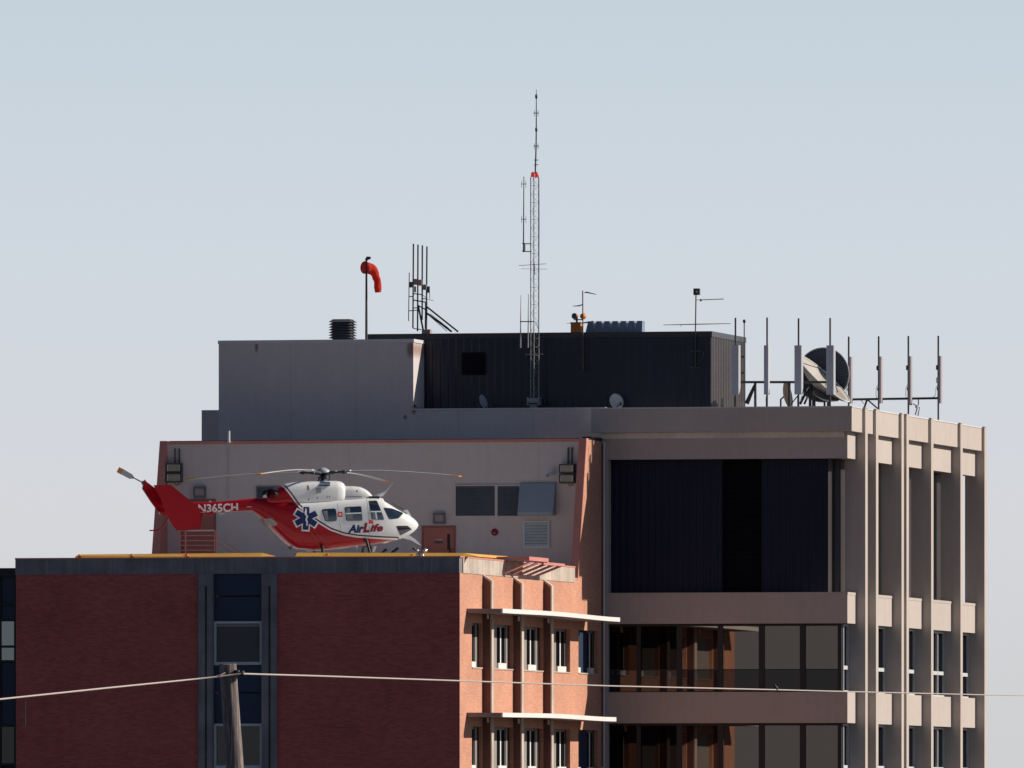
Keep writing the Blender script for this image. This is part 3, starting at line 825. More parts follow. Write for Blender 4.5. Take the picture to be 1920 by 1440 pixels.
# glazing
XGF = on_y(1578, YE+.35)
def floor_glass(zlo, zhi, tag_):
    yg = YE+.35
    zhi -= .02
    zm = zlo+(zhi-zlo)*.33
    ub = [1140, 1194, 1202, 1269, 1279, 1346, 1356, 1423, 1434, 1500, 1511, 1571, 1578]
    X = [on_y(v, yg) for v in ub]
    f = MB()
    for i in range(1, len(X)-1, 2): f.box(X[i], X[i+1], yg-.05, yg+.2, zlo, zhi)
    for i in range(0, len(X)-2, 2):
        f.box(X[i], X[i+1], yg-.03, yg+.2, zhi-.07, zhi); f.box(X[i], X[i+1], yg-.03, yg+.2, zm-.02, zm+.02); f.box(X[i], X[i+1], yg-.03, yg+.2, zlo, zlo+.03)
    o = f.build('window', pm('black_mullion', (.012, .012, .018), .5, .05, 1, .02), tw)
    for i in range(0, len(X)-2, 2):
        q = MB(); q.box(X[i], X[i+1], yg, yg+.02, zm+.02, zhi-.07); q.build('pane', M_GLASS if i > 3 else M_GLASSN, o)
        q = MB(); q.box(X[i], X[i+1], yg+.001, yg+.02, zlo+.03, zm-.02); q.build('lower_pane', M_GLASSL, o)
    # side glazing behind the fins
    xg = XGF
    segs = [(yg+.2, finy[0])]+[(finy[i]+FT, finy[i+1]) for i in range(len(finy)-1)]
    zs = zlo+(zhi-zlo)*.36
    for (a, b) in segs:
        f = MB()
        n = max(1, round((b-a)/1.5))
        for k in range(n+1):
            yy = a+.03+(b-a-.14)*k/n
            f.box(xg-.1, xg+.03, yy, yy+.08, zlo, zhi)
        f.box(xg-.1, xg+.02, a+.02, b-.02, zs-.07, zs+.07); f.box(xg-.1, xg+.02, a+.02, b-.02, zhi-.08, zhi); f.box(xg-.1, xg+.045, a+.02, b-.02, zlo, zlo+.06)
        o = f.build('side_window', M_WFRAME, tw)
        q = MB(); q.box(xg-.08, xg-.06, a+.01, b-.01, zlo, zhi); q.build('pane', M_GLASSW, o)
    q = MB(); q.box(X0+.3, xg-.12, yg+.25, YEND-.3, zlo-.2, zhi+.1); q.build('core', M_BLACK, o)
floor_glass(zg1+.001, zb[1], 1); floor_glass(zg2+.001, zg1b, 2)
m = MB(); m.box(X0, XLO-.5, YE+.5, YEND-.3, 0, zg2b-.02); m.build('lower_wall', M_CONC, tw)

# dark curtain wall building at far left
fb = thing('curtain_wall_building', 'dark blue glass and panel building at the left edge, beside the brick wing', 'building', (XL, .8, 0))
zt = zz(1065, XL, .8); xa = XL-14; xb = XL-.01
def zl(v): return zz(v, XL, .8)
m = MB(); m.box(xa, xb, 1.0, 18, 0, zt); m.build('body', M_BLACK, fb)
m = MB(); m.box(xa, xb, .74, .999, zt-.32, zt)
xm = [on_y(v, .8) for v in (1.5, 26.5)]
w = xm[1]-xm[0]
for k in range(8):
    xx = xm[0]-k*(w+.08); m.box(xx-.08, xx, .78, .999, 0, zt-.32)
m.box(xm[1], xb, .78, .999, 0, zt-.32)
for v in (1132, 1134): pass
for (v0, v1) in ((1131.5, 1135), (1160, 1165), (1210, 1214.5), (1237.5, 1242), (1358, 1363), (1431, 1436)):
    for k in range(8):
        xx = xm[0]-k*(w+.08); m.box(xx, xx+w, .79, .999, zl(v1), zl(v0))
m.build('mullion_grid', M_BLACK, fb)
M_SKYG = glass_mat('sky_toned_glass', .30, (.8, .95, 1), (.07, .10, .11))  # reflected sky is put into the body colour of these panes
for k in range(8):
    xx = xm[0]-k*(w+.08)
    for (v0, v1, mt, nm) in ((1075, 1131.5, M_DPANEL, 'panel'), (1135, 1160, M_DPANEL, 'panel'), (1165, 1210, M_SKYG, 'window'), (1214.5, 1237.5, M_SKYG, 'window'), (1242, 1358, M_DPANEL, 'panel'), (1363, 1431, M_GLASSW, 'window')):
        q = MB(); q.box(xx, xx+w, .86, .99, zl(v1), zl(v0)); q.build(nm, mt, fb)
    if k == 0: pass
    if k >= 1: break

# ------------------------------------------------------------------ roof equipment
def pole(m, a, b, r, n=8): return m.tube([a, b], r, n)
# windsock
yw = YC+1.2
w0 = at_y(687, 640, yw)
t = thing('windsock', 'red windsock drooping from a dark pole on the grey block', 'windsock', (w0.x, w0.y, zct-.1))
m = MB(); m.tube([(w0.x, yw, zct-.02), (w0.x, yw, zz(486, w0.x, yw))], [.05, .035], 10); m.build('pole', M_DARKST, t)
def wp(u, v, dy=0): return at_y(u, v, yw+dy)
m = MB(); m.lathe(wp(688, 486), (0, 0, 1), [(-.06, .03), (-.03, .03), (-.02, .08), (.02, .08), (.04, .03), (.08, .02), (.08, 0)], 12); m.box(w0.x, w0.x+.16, yw-.05, yw+.05, wp(0, 493).z, wp(0, 488).z); m.build('bearing_head', M_DARKST, t)
path = [wp(684, 501.5, -.12), wp(690, 502, .02), wp(696, 504.5, .1), wp(701, 509.5, .15), wp(704.5, 516.5, .18), wp(707, 525, .18), wp(708, 535, .18), wp(708, 548, .18)]
rad = [.225, .222, .205, .175, .152, .138, .132, .118]
from mathutils import noise as mn
fine = []; fr = []
for i in range(len(path)-1):
    for k in range(5):
        f = k/5; fine.append(path[i].lerp(path[i+1], f)); fr.append(rad[i]+(rad[i+1]-rad[i])*f)
fine.append(path[-1]); fr.append(rad[-1])
m = MB(); m.tube(fine, fr, 28, caps=False)
for i, v in enumerate(m.v):
    if i >= 56: v += mn.noise_vector(v*7.0)*.022+mn.noise_vector(v*2.6)*.03
so = m.build('sock', M_SOCK, t)
m = MB()
hc = path[0]; dirn = (path[1]-path[0]).normalized(); a_ = dirn.cross(Vector((0, 0, 1))).normalized(); b_ = dirn.cross(a_)
m.tube([hc+(a_*math.cos(k*math.pi/12)+b_*math.sin(k*math.pi/12))*.228 for k in range(25)], .014, 6)
m.tube([hc-a_*.22, hc+a_*.22], .012, 6); m.tube([hc-b_*.22, hc+b_*.22], .012, 6)
m.build('hoop', M_REDB, t)
# louvred roof ventilator
yv = YC+2.2
c = at_y(643, 637, yv)
t = thing('roof_ventilator', 'dark square louvred ventilator on the grey block roof', 'ventilator', (c.x, yv, zct))
hw = 17.5/50
m = MB(); m.box(c.x-hw*.95, c.x+hw*.95, yv-hw*.95, yv+hw*.95, zct, zz(599, c.x, yv)); m.build('core', M_BLACK, t)
m = MB()
zs = [zz(600.5+5.1*i, c.x, yv) for i in range(8)]
for i in range(7):
    z1 = zs[i]; z0 = zs[i]-.078; ht = hw+.0; hb_ = hw+.105
    vs = [(c.x+sx*ht, yv+sy*ht, z1) for sx, sy in ((-1, -1), (1, -1), (1, 1), (-1, 1))]+[(c.x+sx*hb_, yv+sy*hb_, z0) for sx, sy in ((-1, -1), (1, -1), (1, 1), (-1, 1))]
    vs += [(c.x+sx*(ht), yv+sy*(ht), z1-.02) for sx, sy in ((-1, -1), (1, -1), (1, 1), (-1, 1))]
    fs = [(k, (k+1) % 4, 4+(k+1) % 4, 4+k) for k in range(4)]+[(8+k, 8+(k+1) % 4, 4+(k+1) % 4, 4+k) for k in range(4)]
    if i == 0: fs.append((0, 1, 2, 3))
    m.add(vs, fs)
m.build('louvre_stack', pm('ventilator_paint', (.13, .13, .15), .5, .06, 2, .03), t)

# tall lattice mast
ym = YC+.95
b0 = at_y(1001, 745, ym)
t = thing('lattice_mast', 'tall three-legged lattice radio mast with whip on top, before the black penthouse', 'mast', (b0.x, ym, zpt-.8))
def mp_(u, v, dy=0): return at_y(u, v, ym+dy)
zt = zz(332, b0.x, ym); zb_ = zz(746, b0.x, ym)
legs = [Vector((mp_(995, 0, .1).x, ym+.10)), Vector((mp_(1001.3, 0, -.1).x, ym-.12)), Vector((mp_(1010, 0, .1).x, ym+.12))]
for i, l in enumerate(legs):
    m = MB(); m.tube([(l.x, l.y, zb_), (l.x, l.y, zt)], .019 if i < 2 else .022, 6); m.build('leg', M_GALV, t)
m = MB(); n = 26
for i in range(n):
    z0 = zb_+(zt-zb_)*i/n; z1 = zb_+(zt-zb_)*(i+1)/n
    for k in range(3):
        p, q = legs[k], legs[(k+1) % 3]
        m.tube([(p.x, p.y, z0), (q.x, q.y, z0)], .0045, 4, caps=False)
        m.tube([(p.x, p.y, z0), (q.x, q.y, z1)] if i % 2 else [(q.x, q.y, z0), (p.x, p.y, z1)], .0045, 4, caps=False)
m.build('lacing', M_GALV, t)
m = MB()
x0, x1 = mp_(990, 0).x, mp_(1012.5, 0).x; z0, z1 = zz(760, b0.x, ym), zz(745, b0.x, ym)
m.box(x0, x0+.05, ym-.2, ym+.2, z0, z1); m.box(x1-.05, x1, ym-.2, ym+.2, z0, z1); m.box(x0+.05, x1-.05, ym-.18, ym+.18, z0+.09, z1-.04); m.box(x0+.05, x1-.05, ym-.2, ym+.2, z0, z0+.03)
m.box(x0+.1, x1-.1, ym-.15, ym+.15, zpt-.8, z0)
m.build('base_pedestal', M_GALV, t)
m = MB(); m.tube([mp_(1003.5, 326), mp_(1003.8, 318), mp_(1004.5, 300), mp_(1005.3, 270), mp_(1005.6, 240), mp_(1005.6, 210), mp_(1005.6, 181), mp_(1005.6, 167)], [.03, .03, .028, .026, .024, .02, .016, .008], 7)
for (v, hw_) in ((181, 2), (212, 5), (243, 2.5), (274, 5), (300, 4), (309, 4)):
    if hw_ >= 4:
        m.tube([mp_(1005.4-hw_, v), mp_(1005.4+hw_, v)], .016, 6)
        if v in (212, 274):
            for sx in (-1, 1): m.tube([mp_(1005.4+sx*(hw_-1.5), v-5), mp_(1005.4+sx*(hw_-1.5), v+6)], .009, 5)
    else: m.lathe(mp_(1005.5, v), (0, 0, 1), [(-.09, .02), (-.05, .045), (.05, .045), (.09, .02)], 8)
m.build('whip_antenna', M_DARKST, t)
for uu in (998.8, 1006.5):
    c = mp_(uu, 331)
    m = MB(); m.lathe(c, (0, 0, 1), [(-.02, .0), (-.02, .075), (.10, .07), (.16, .045), (.18, 0)], 12); m.build('beacon_lamp', M_BEACON, t)
m = MB(); m.tube([mp_(1003, 334), mp_(1008, 331), mp_(1010.5, 337), mp_(1010.8, 420), mp_(1010.2, 600)], .016, 6); m.tube([mp_(1003.5, 605), mp_(1007, 608), mp_(1010.5, 622), mp_(1009, 700)], .012, 6); m.build('feed_cable', M_DARKST, t)
# side antenna on the mast (held by it)
t2 = thing('dipole_antenna', 'four-element dipole antenna on two short arms left of the lattice mast', 'antenna', mp_(982, 473))
m = MB(); m.tube([mp_(981.5, 473), mp_(982.3, 331)], [.026, .016], 7); m.tube([mp_(984, 456), mp_(984, 472)], .022, 6); m.build('mast', M_DARKST, t2)
m = MB()
for (v, hw_) in ((345, 5), (411, 5)):
    m.tube([mp_(982-hw_, v), mp_(982+hw_, v)], .013, 6)
    for sx in (-1, 1): m.tube([mp_(982+sx*(hw_-1), v-6), mp_(982+sx*(hw_-1), v+7)], .008, 5)
m.build('dipole', M_DARKST, t2)
m = MB()
for v in (457, 471.5): m.tube([mp_(979, v-1), mp_(984, v), mp_(996, v)], .02, 6)
m.build('arm', M_DARKST, t2)
# small yagi on the mast
t2 = thing('yagi_antenna', 'pair of thin crossbars fixed across the middle of the lattice mast', 'antenna', mp_(1001, 500))
m = MB(); m.tube([mp_(973, 498, -.25), mp_(1024, 494.6, -.25)], .010, 5); m.tube([mp_(977, 504, -.25), mp_(1026, 504.5, -.25)], .007, 5); m.build('crossbar', M_GALV, t2)
m = MB(); m.tube([mp_(1001.5, 494, -.25), mp_(1001.5, 515, -.25)], .03, 6); m.tube([mp_(1001.5, 510, -.25), mp_(1001.5, 510, -.1)], .02, 6); m.build('clamp', pm('rusty_clamp', (.22, .10, .08), .7), t2)
t2 = thing('whip_pair', 'two thin whips on one arm beside the mast foot, before the black wall', 'antenna', mp_(985, 652))
m = MB()
for uu, vt in ((976.3, 553), (990.5, 551)): m.tube([mp_(uu-.4, 652, -.2), mp_(uu, 600, -.2), mp_(uu+.3, vt, -.2)], [.028, .02, .009], 6)
m.build('whip', pm('pale_fibreglass', (.42, .40, .41), .5), t2)
m = MB(); m.tube([mp_(975, 603, -.2), mp_(1001, 603, -.2)], .022, 6); m.build('arm', M_DARKST, t2)
t2 = thing('crossbar_bracket', 'short grey crossbar low on the mast against the black wall', 'bracket', mp_(1001, 664.5))
m = MB(); m.tube([mp_(985, 665, -.2), mp_(1018, 664, -.2)], .02, 6); m.build('bar', M_GALV, t2)

# antenna frame at left of the black penthouse
yf_ = YD+1.3
def fp(u, v, dy=0): return at_y(u, v, yf_+dy)
t = thing('antenna_rack', 'steel frame of four tall pipes with small boxes and two sloping braces', 'antenna frame', fp(790, 621))
for (u0, u1, v0, v1) in ((775.3, 774.3, 457, 615), (783.8, 783, 458.5, 621), (792, 791.5, 460, 600), (800.6, 799.3, 462, 618)):
    m = MB(); m.tube([fp(u1, v1), fp(u0, v0)], .031, 7); m.build('pipe', M_DARKST, t)
m = MB(); m.tube([fp(799.2, 567), fp(798.6, 617)], .05, 8); m.build('pipe_sleeve', M_DARKST, t)
m = MB(); m.tube([fp(767.4, 511, -.2), fp(766, 602, -.2)], .018, 6); m.build('thin_mast', pm('mauve_pipe', (.28, .22, .23), .5), t)
m = MB()
for (a, b_, r_) in (((775, 550.5), (792, 552.5), .022), ((767, 556), (775, 556), .02), ((775, 562.5), (800, 567), .026), ((775, 577.5), (784, 577), .02), ((766.6, 583), (783, 581.5), .018), ((784, 573), (799, 581), .026), ((793, 560), (801, 560.5), .02), ((774, 615.5), (790, 618), .018), ((801, 561), (813, 564), .010), ((805, 541), (806, 560), .012), ((792, 553), (799, 558), .01)):
    m = MB(); m.tube([fp(*a), fp(*b_)], r_, 6); m.build('cross_bar', M_DARKST, t)
m = MB()
for (a, b_, r_) in (((784, 572), (793.5, 619), .036), ((800, 575), (859, 622), .036), ((800, 587), (847, 622), .04), ((806, 593), (838, 621), .012), ((806, 588), (842, 616), .012)):
    m = MB(); m.tube([fp(*a), fp(*b_)], r_, 6); m.build('brace', M_DARKST, t)
bc = [pm('box_slate', (.10, .12, .13), .5), pm('box_rose', (.36, .22, .20), .5), pm('box_tan', (.36, .26, .19), .5), pm('box_olive', (.22, .23, .18), .5)]
for (u0, u1, v0, v1), mt in zip(((768, 774.2, 528.5, 539), (776.3, 783, 523, 534), (784.5, 791.5, 524.5, 535.5), (793.5, 800, 533.5, 543.5)), bc):
    a, b_ = fp(u0, v0, -.1), fp(u1, v1, -.1)
    m = MB(); m.box(a.x, b_.x, yf_-.16, yf_-.02, b_.z, a.z); m.box(a.x+.01, b_.x-.01, yf_-.17, yf_-.161, b_.z+.02, b_.z+.05); m.build('radio_box', mt, t)
m = MB(); a, b_ = fp(802, 537), fp(805.5, 549); m.box(a.x, b_.x, yf_-.06, yf_+.06, b_.z, a.z); a, b_ = fp(777, 537, -.1), fp(779.5, 548, -.1); m.box(a.x, b_.x, yf_-.14, yf_-.05, b_.z, a.z); m.build('amplifier', M_DARKST, t)
m = MB(); a, b_ = fp(793, 618), fp(808, 622); m.box(a.x, b_.x, yf_-.2, yf_+.2, zdt-.01, a.z); m.build('base_plate', pm('pink_base', (.5, .3, .3)), t)

# beacon, weather pole, cowl row, yagi pole on the black penthouse
yb_ = YD+.9
def kp(u, v, dy=0): return at_y(u, v, yb_+dy)
a, b_ = kp(1072, 606), kp(1090.5, 624)
t = thing('airport_beacon', 'orange box with a green and a white beacon lamp on the black penthouse', 'beacon', (a.x, yb_, zdt))
m = MB(); m.box(a.x, b_.x, yb_-.19, yb_+.19, zdt-.01, a.z); m.box(a.x-.02, b_.x+.02, yb_-.21, yb_+.21, a.z, a.z+.03); m.build('housing', M_ORANGE, t)
m = MB(); cx = kp(1081.5, 0).x; m.tube([(cx, yb_, a.z+.03), (cx, yb_, kp(0, 599.5).z)], .04, 8); q0, q1 = kp(1076, 599.5), kp(1093, 599.5); m.box(q0.x, q1.x, yb_-.04, yb_+.04, q0.z-.02, q0.z+.02); m.build('yoke', M_DARKST, t)
for (uu, vv, ax, mt) in ((1078, 592.8, (-.35, -.93, .1), pm('green_blue_lens', (.01, .10, .16), .2)), (1093, 593, (.35, .93, .1), M_WHITE)):
    cc = kp(uu, vv); ax = Vector(ax).normalized()
    m = MB(); m.lathe(cc, ax, [(-.13, 0), (-.12, .06), (-.04, .105), (.06, .115), (.06, .10), (.05, 0)], 16); o = m.build('lamp', M_ORANGE, t)
    m = MB(); m.lathe(cc+ax*.055, ax, [(0, .104), (.02, .09), (.03, 0)], 16); m.build('lens', mt, o)
yp = YD-.12
def pp_(u, v, dy=0): return at_y(u, v, yp+dy)
t = thing('weather_pole', 'thin rusty pole with short weather arms beside the orange beacon', 'pole', pp_(1093, 695))
m = MB(); m.tube([pp_(1093.5, 695), pp_(1093, 622), pp_(1092.6, 545)], .022, 7); m.build('pole', pm('rusty_pole', (.16, .085, .07), .7, .15, 3, .06), t)
m = MB(); m.tube([pp_(1096, 549), pp_(1100, 548), pp_(1118, 552)], [.02, .03, .012], 6); m.tube([pp_(1074, 574), pp_(1086, 573.3), pp_(1092.5, 571)], [.012, .026, .02], 6); m.tube([pp_(1062, 606.5), pp_(1092, 605.5), pp_(1098, 605), pp_(1113, 602)], [.006, .02, .03, .014], 6); m.build('arm', M_DARKST, t)
m = MB()
for v in (660, 691): a = pp_(1093.5, v); m.box(a.x-.19, a.x+.19, yp+.02, YD-.037, a.z-.03, a.z+.03)
m.build('bracket', M_BLACK, t)
# cowl row
t = thing('roof_cowl', 'row of blue-grey saw-toothed cowls on the black penthouse roof', 'roof cowl', kp(1155, 622))
for i in range(7):
    u0 = 1100+i*15.3; a = kp(u0, 622.5); b_ = kp(u0+15.0, 622.5); zt = kp(0, 612.5).z
    m = MB(); z0 = zdt-.008; w = b_.x-a.x
    m.prism([(a.x, yb_-.25, z0), (a.x+w*.97, yb_-.25, z0), (a.x+w, yb_-.25, zt), (a.x+w*.35, yb_-.25, zt)], (0, 1, 0), .5); m.build('cowl', pm('cowl_blue_grey', (.20, .26, .36), .4) if i == 0 else bpy.data.materials['cowl_blue_grey'], t)
# yagi pole
t = thing('yagi_pole', 'dark pole with square lamp box and long horizontal yagi at the right of the penthouse', 'antenna', pp_(1304, 690))
m = MB(); m.tube([pp_(1303.8, 690), pp_(1304, 622), pp_(1305, 553)], .024, 7); m.build('pole', M_DARKST, t)
a, b_ = pp_(1301, 541), pp_(1312, 553)
m = MB(); tt = .05; m.box(a.x, a.x+tt, yp-.1, yp+.1, b_.z, a.z); m.box(b_.x-tt, b_.x, yp-.1, yp+.1, b_.z, a.z); m.box(a.x+tt, b_.x-tt, yp-.1, yp+.1, a.z-tt, a.z); m.box(a.x+tt, b_.x-tt, yp-.1, yp+.1, b_.z, b_.z+tt); m.box(a.x+tt, b_.x-tt, yp-.02, yp+.02, b_.z+tt, a.z-tt); o = m.build('lamp_box', M_DARKST, t)
m = MB(); m.box(a.x+tt+.02, b_.x-tt-.02, yp-.03, yp-.021, b_.z+tt+.02, a.z-tt-.02); m.build('lens', M_WHITE, o)
m = MB(); m.tube([pp_(1305, 562.5), pp_(1357, 560.5)], .010, 5)
for i in range(12):
    q = pp_(1314+i*3.7, 562.2-i*.13); m.tube([q-Vector((0, .22, 0)), q+Vector((0, .22, 0))], .008, 4); m.tube([q-Vector((0, 0, .025)), q+Vector((0, 0, .025))], .008, 4)
q = pp_(1314, 562.5); m.box(q.x-.03, q.x+.03, yp-.03, yp+.03, q.z-.05, q.z+.03)
m.build('short_yagi', M_DARKST, t)
m = MB(); m.tube([pp_(1244, 609.3, -.1), pp_(1304, 608, -.1), pp_(1370, 606.7, -.1)], [.012, .02, .012], 6); m.tube([pp_(1278, 609, -.1), pp_(1275, 612, -.1)], .008, 5); m.build('long_boom', M_DARKST, t)
m = MB()
for v in (658, 689): a = pp_(1303.8, v); m.box(a.x-.19, a.x+.19, yp+.02, YD-.037, a.z-.03, a.z+.03)
m.tube([pp_(1304, 686), pp_(1311, 679), pp_(1318, 668), pp_(1319, 660)], .010, 5)
m.build('bracket', M_DARKST, t)
# corner mast on the far edge
xk = xd1+.12; yk = on_x(1395.5, xk)
t = thing('corner_mast', 'thin dark mast with a black ball on top at the penthouse corner', 'mast', (xk, yk, zpt))
m = MB(); m.tube([(xk, yk, zz(752, xk, yk)), (xk, yk, zz(604, xk, yk))], .022, 7); m.build('pole', M_DARKST, t)
m = MB(); m.lathe((xk, yk, zz(602.5, xk, yk)), (0, 0, 1), [(-.07, 0), (-.06, .04), (0, .06), (.05, .045), (.08, 0)], 10); m.build('ball', M_BLACK, t)
m = MB()
for v in (669, 699): z = zz(v, xk, yk); m.box(xd1-.1, xk, yk-.03, yk+.03, z-.03, z+.03)
m.build('bracket', M_DARKST, t)

# cell antennas along the tower front
ya = YF+1.3
def cp_(u, v, dy=0): return at_y(u, v, ya+dy)
zroof = zt0-.85
t = thing('antenna_rail', 'dark horizontal pipe rail carrying the wide panel antennas', 'pipe rail', (cp_(1470, 0).x, ya, zroof))
m = MB(); m.tube([cp_(1388, 716.5, .06), cp_(1556, 716.5, .06)], .045, 8); m.build('rail', M_DARKST, t)
m = MB()
for uu in (1416, 1480): m.tube([(cp_(uu, 0).x, ya+.06, zroof), cp_(uu, 716, .06)], .05, 8)
m.tube([cp_(1400, 757, .06), cp_(1415, 722, .06)], [.09, .05], 8); m.build('support', M_DARKST, t)
labs = ['wide white panel antenna before the ribbed flank of the black penthouse', 'narrow white panel antenna standing alone before open sky', 'wide white panel antenna crossing the left side of the big dish', 'wide white panel antenna crossing the right side of the big dish']
for (u0, u1, up, vt, vb, lab) in ((1373.5, 1389.5, 1379, 608, 756, labs[0]), (1434.8, 1444.5, 1438.3, 608, 757, labs[1]), (1492, 1507, 1497.3, 610, 758, labs[2]), (1552, 1567.5, 1556.5, 610, 758, labs[3])):
    a, b_ = cp_(u0, 648), cp_(u1, 740)
    c = thing('panel_antenna', lab, 'antenna', ((a.x+b_.x)/2, ya, zroof), 'panel antennas on the tower front')
    m = MB(); xx = cp_(up, 0).x; m.tube([(xx, ya, zroof), (xx, ya, cp_(0, vt).z)], .034, 8); m.build('pole', M_DARKST, c)
    w = b_.x-a.x
    rot = 0 if w > .25 else .9
    m = MB()
    yy0 = ya-.30; yy1 = ya-.12
    pr = []
    for (fx, fy) in ((0, 1), (0, .25), (.12, 0), (.88, 0), (1, .25), (1, 1)): pr.append((a.x+w*fx, yy0+(yy1-yy0)*fy, b_.z))
    m.prism(pr, (0, 0, 1), a.z-b_.z); o = m.build('radome', M_PANEL_A, c)
    m = MB(); 
    for fz in (.18, .5, .82): z = b_.z+(a.z-b_.z)*fz; m.box(xx-.05, xx+.05, ya-.119, ya-.03, z-.04, z+.04)
    m.build('bracket', M_DARKST, c)
    m = MB(); m.tube([(xx+.02, ya-.2, b_.z-.002), (xx-.01, ya-.15, b_.z-.15), (xx-.03, ya-.02, zroof+.1)], .014, 6); m.build('jumper_cable', M_BLACK, c)
# cell antennas towards the far side, seen edge on
yr_ = YE+17.6
def rp2(u, v, dy=0): return at_y(u, v, yr_+dy)
t = thing('antenna_rail', 'dark horizontal pipe rail carrying the narrow edge-on antennas', 'pipe rail', (rp2(1680, 0).x, yr_, zroof))
m = MB(); m.tube([rp2(1592, 749, .06), rp2(1764, 746.5, .06)], .045, 8); m.build('rail', M_DARKST, t)
m = MB(); m.tube([rp2(1626, 748, .06), rp2(1617, 775, .06)], .04, 7); m.tube([rp2(1626, 749, .06), rp2(1648, 768, .06)], .03, 7); m.tube([rp2(1722, 748, .06), rp2(1722, 757, .06), rp2(1716, 778, .06)], .022, 7); m.tube([rp2(1712, 757, .06), rp2(1724, 764, .06), rp2(1721, 780, .06)], .02, 7); m.tube([rp2(1614, 750, .06), rp2(1620, 757, .06)], .012, 6); m.build('support', M_DARKST, t)
m = MB(); a = rp2(1719, 763); m.box(a.x-.05, a.x+.05, yr_-.06, yr_+.04, a.z-.05, a.z+.05); m.build('junction_box', M_WHITE, t)
labs = ['edge-on panel antenna just behind the rim of the big dish', 'edge-on panel antenna above the first pair of tower fins', 'edge-on panel antenna standing above the middle of the sunlit parapet', 'edge-on panel antenna with a white coil at the outer end of the rail']
for (uu, lab, vb) in ((1591.3, labs[0], 768), (1647.5, labs[1], 768), (1703.2, labs[2], 772), (1759.3, labs[3], 769)):
    xx = rp2(uu, 0).x
    c = thing('sector_antenna', lab, 'antenna', (xx, yr_, zroof), 'edge-on panel antennas')
    m = MB(); m.tube([(xx, yr_, zroof), (xx, yr_, rp2(0, 644.5).z)], .035, 8); m.build('pole', M_DARKST, c)
    x0, x1 = rp2(uu+1.4, 0).x, rp2(uu+6.8, 0).x; z0, z1 = rp2(0, vb).z, rp2(0, 682).z
    m = MB(); m.prism([(x0, yr_-.15, z0), (x1-.03, yr_-.15, z0), (x1, yr_-.11, z0), (x1, yr_+.11, z0), (x1-.03, yr_+.15, z0), (x0, yr_+.15, z0)], (0, 0, 1), z1-z0); m.build('radome', pm('radome_pinkish', (.44, .38, .41), .5, .04, 3, .02) if 'radome_pinkish' not in bpy.data.materials else bpy.data.materials['radome_pinkish'], c)
    m = MB(); z = rp2(0, 703).z; m.box(xx-.08, x0, yr_-.06, yr_+.06, z-.09, z+.09); z = rp2(0, 742).z; m.box(xx-.05, x0, yr_-.05, yr_+.05, z-.06, z+.06); m.build('clamp', M_DARKST, c)
    if lab is labs[3]:
        m = MB(); q = rp2(uu-1.2, 713); m.lathe(q-Vector((0, 0, .12)), (0, 0, 1), [(0, .03), (.03, .06), (.2, .06), (.24, .03)], 10); m.build('coil', M_WHITE, c)
    m = MB(); m.tube([rp2(uu-.5, 720, -.05), rp2(uu-4.5, 727, -.05), rp2(uu-5, 740, -.05), rp2(uu-4 if lab is not labs[3] else uu-12, 747, .05)], .010, 5); m.build('jumper_cable', M_DARKST, c)

# dishes
def dish_mesh(m, c, nrm, r, dep, n=40, rings=8, th=.02):
    c = Vector(c); nrm = Vector(nrm).normalized()
    up = Vector((0, 0, 1)) if abs(nrm.z) < .9 else Vector((1, 0, 0))
    a = nrm.cross(up).normalized(); b = nrm.cross(a)
    prof = [(dep*(k/rings)**2-dep, r*k/rings+.0001) for k in range(rings+1)]
    prof += [(h-th, rr) for (h, rr) in prof[::-1]]
    m.lathe(c, nrm, prof, n)
    return a, b
ydh = YE+4.2
def dp(u, v, dy=0): return at_y(u, v, ydh+dy)
# view-aligned directions, for describing which way the dishes point
VR = Vector((R2.x, R2.y, 0)); VF = Vector((D2.x, D2.y, 0)); VU = Vector((0, 0, 1))
# rear ribbed dish
c = dp(1543, 703, 1.6); rr = 51/24000*depth(c.x, c.y)
nr = (-VF*.92-VR*.30+VU*.05).normalized()
t = thing('ribbed_dish', 'large dark ribbed round dish behind the tilted pale dish', 'dish', (c.x, c.y, zroof))
m = MB(); a_, b_ = dish_mesh(m, c, nr, rr, .36); m.build('reflector', M_DISHD, t)
m = MB()
for k in range(44):
    an = 2*math.pi*k/44; d_ = a_*math.cos(an)+b_*math.sin(an)
    pts = []
    for f in (.25, .5, .75, .99):
        pts.append(c+d_*rr*f+nr*(.36*f*f-.36+.012))
    m.tube(pts, .011, 4, caps=False)
m.build('rib', pm('dish_rib', (.13, .15, .19), .5), t)
m = MB(); m.tube([c+(a_*math.cos(k*math.pi/24)+b_*math.sin(k*math.pi/24))*rr for k in range(49)], .022, 6); m.build('rim', pm('dish_rim', (.46, .46, .50), .4), t)
m = MB(); cb = c-nr*.36; m.tube([cb, cb-nr*.35, Vector((cb.x-nr.x*.35, cb.y-nr.y*.35, zroof))], .06, 8); m.build('mount', M_DARKST, t)
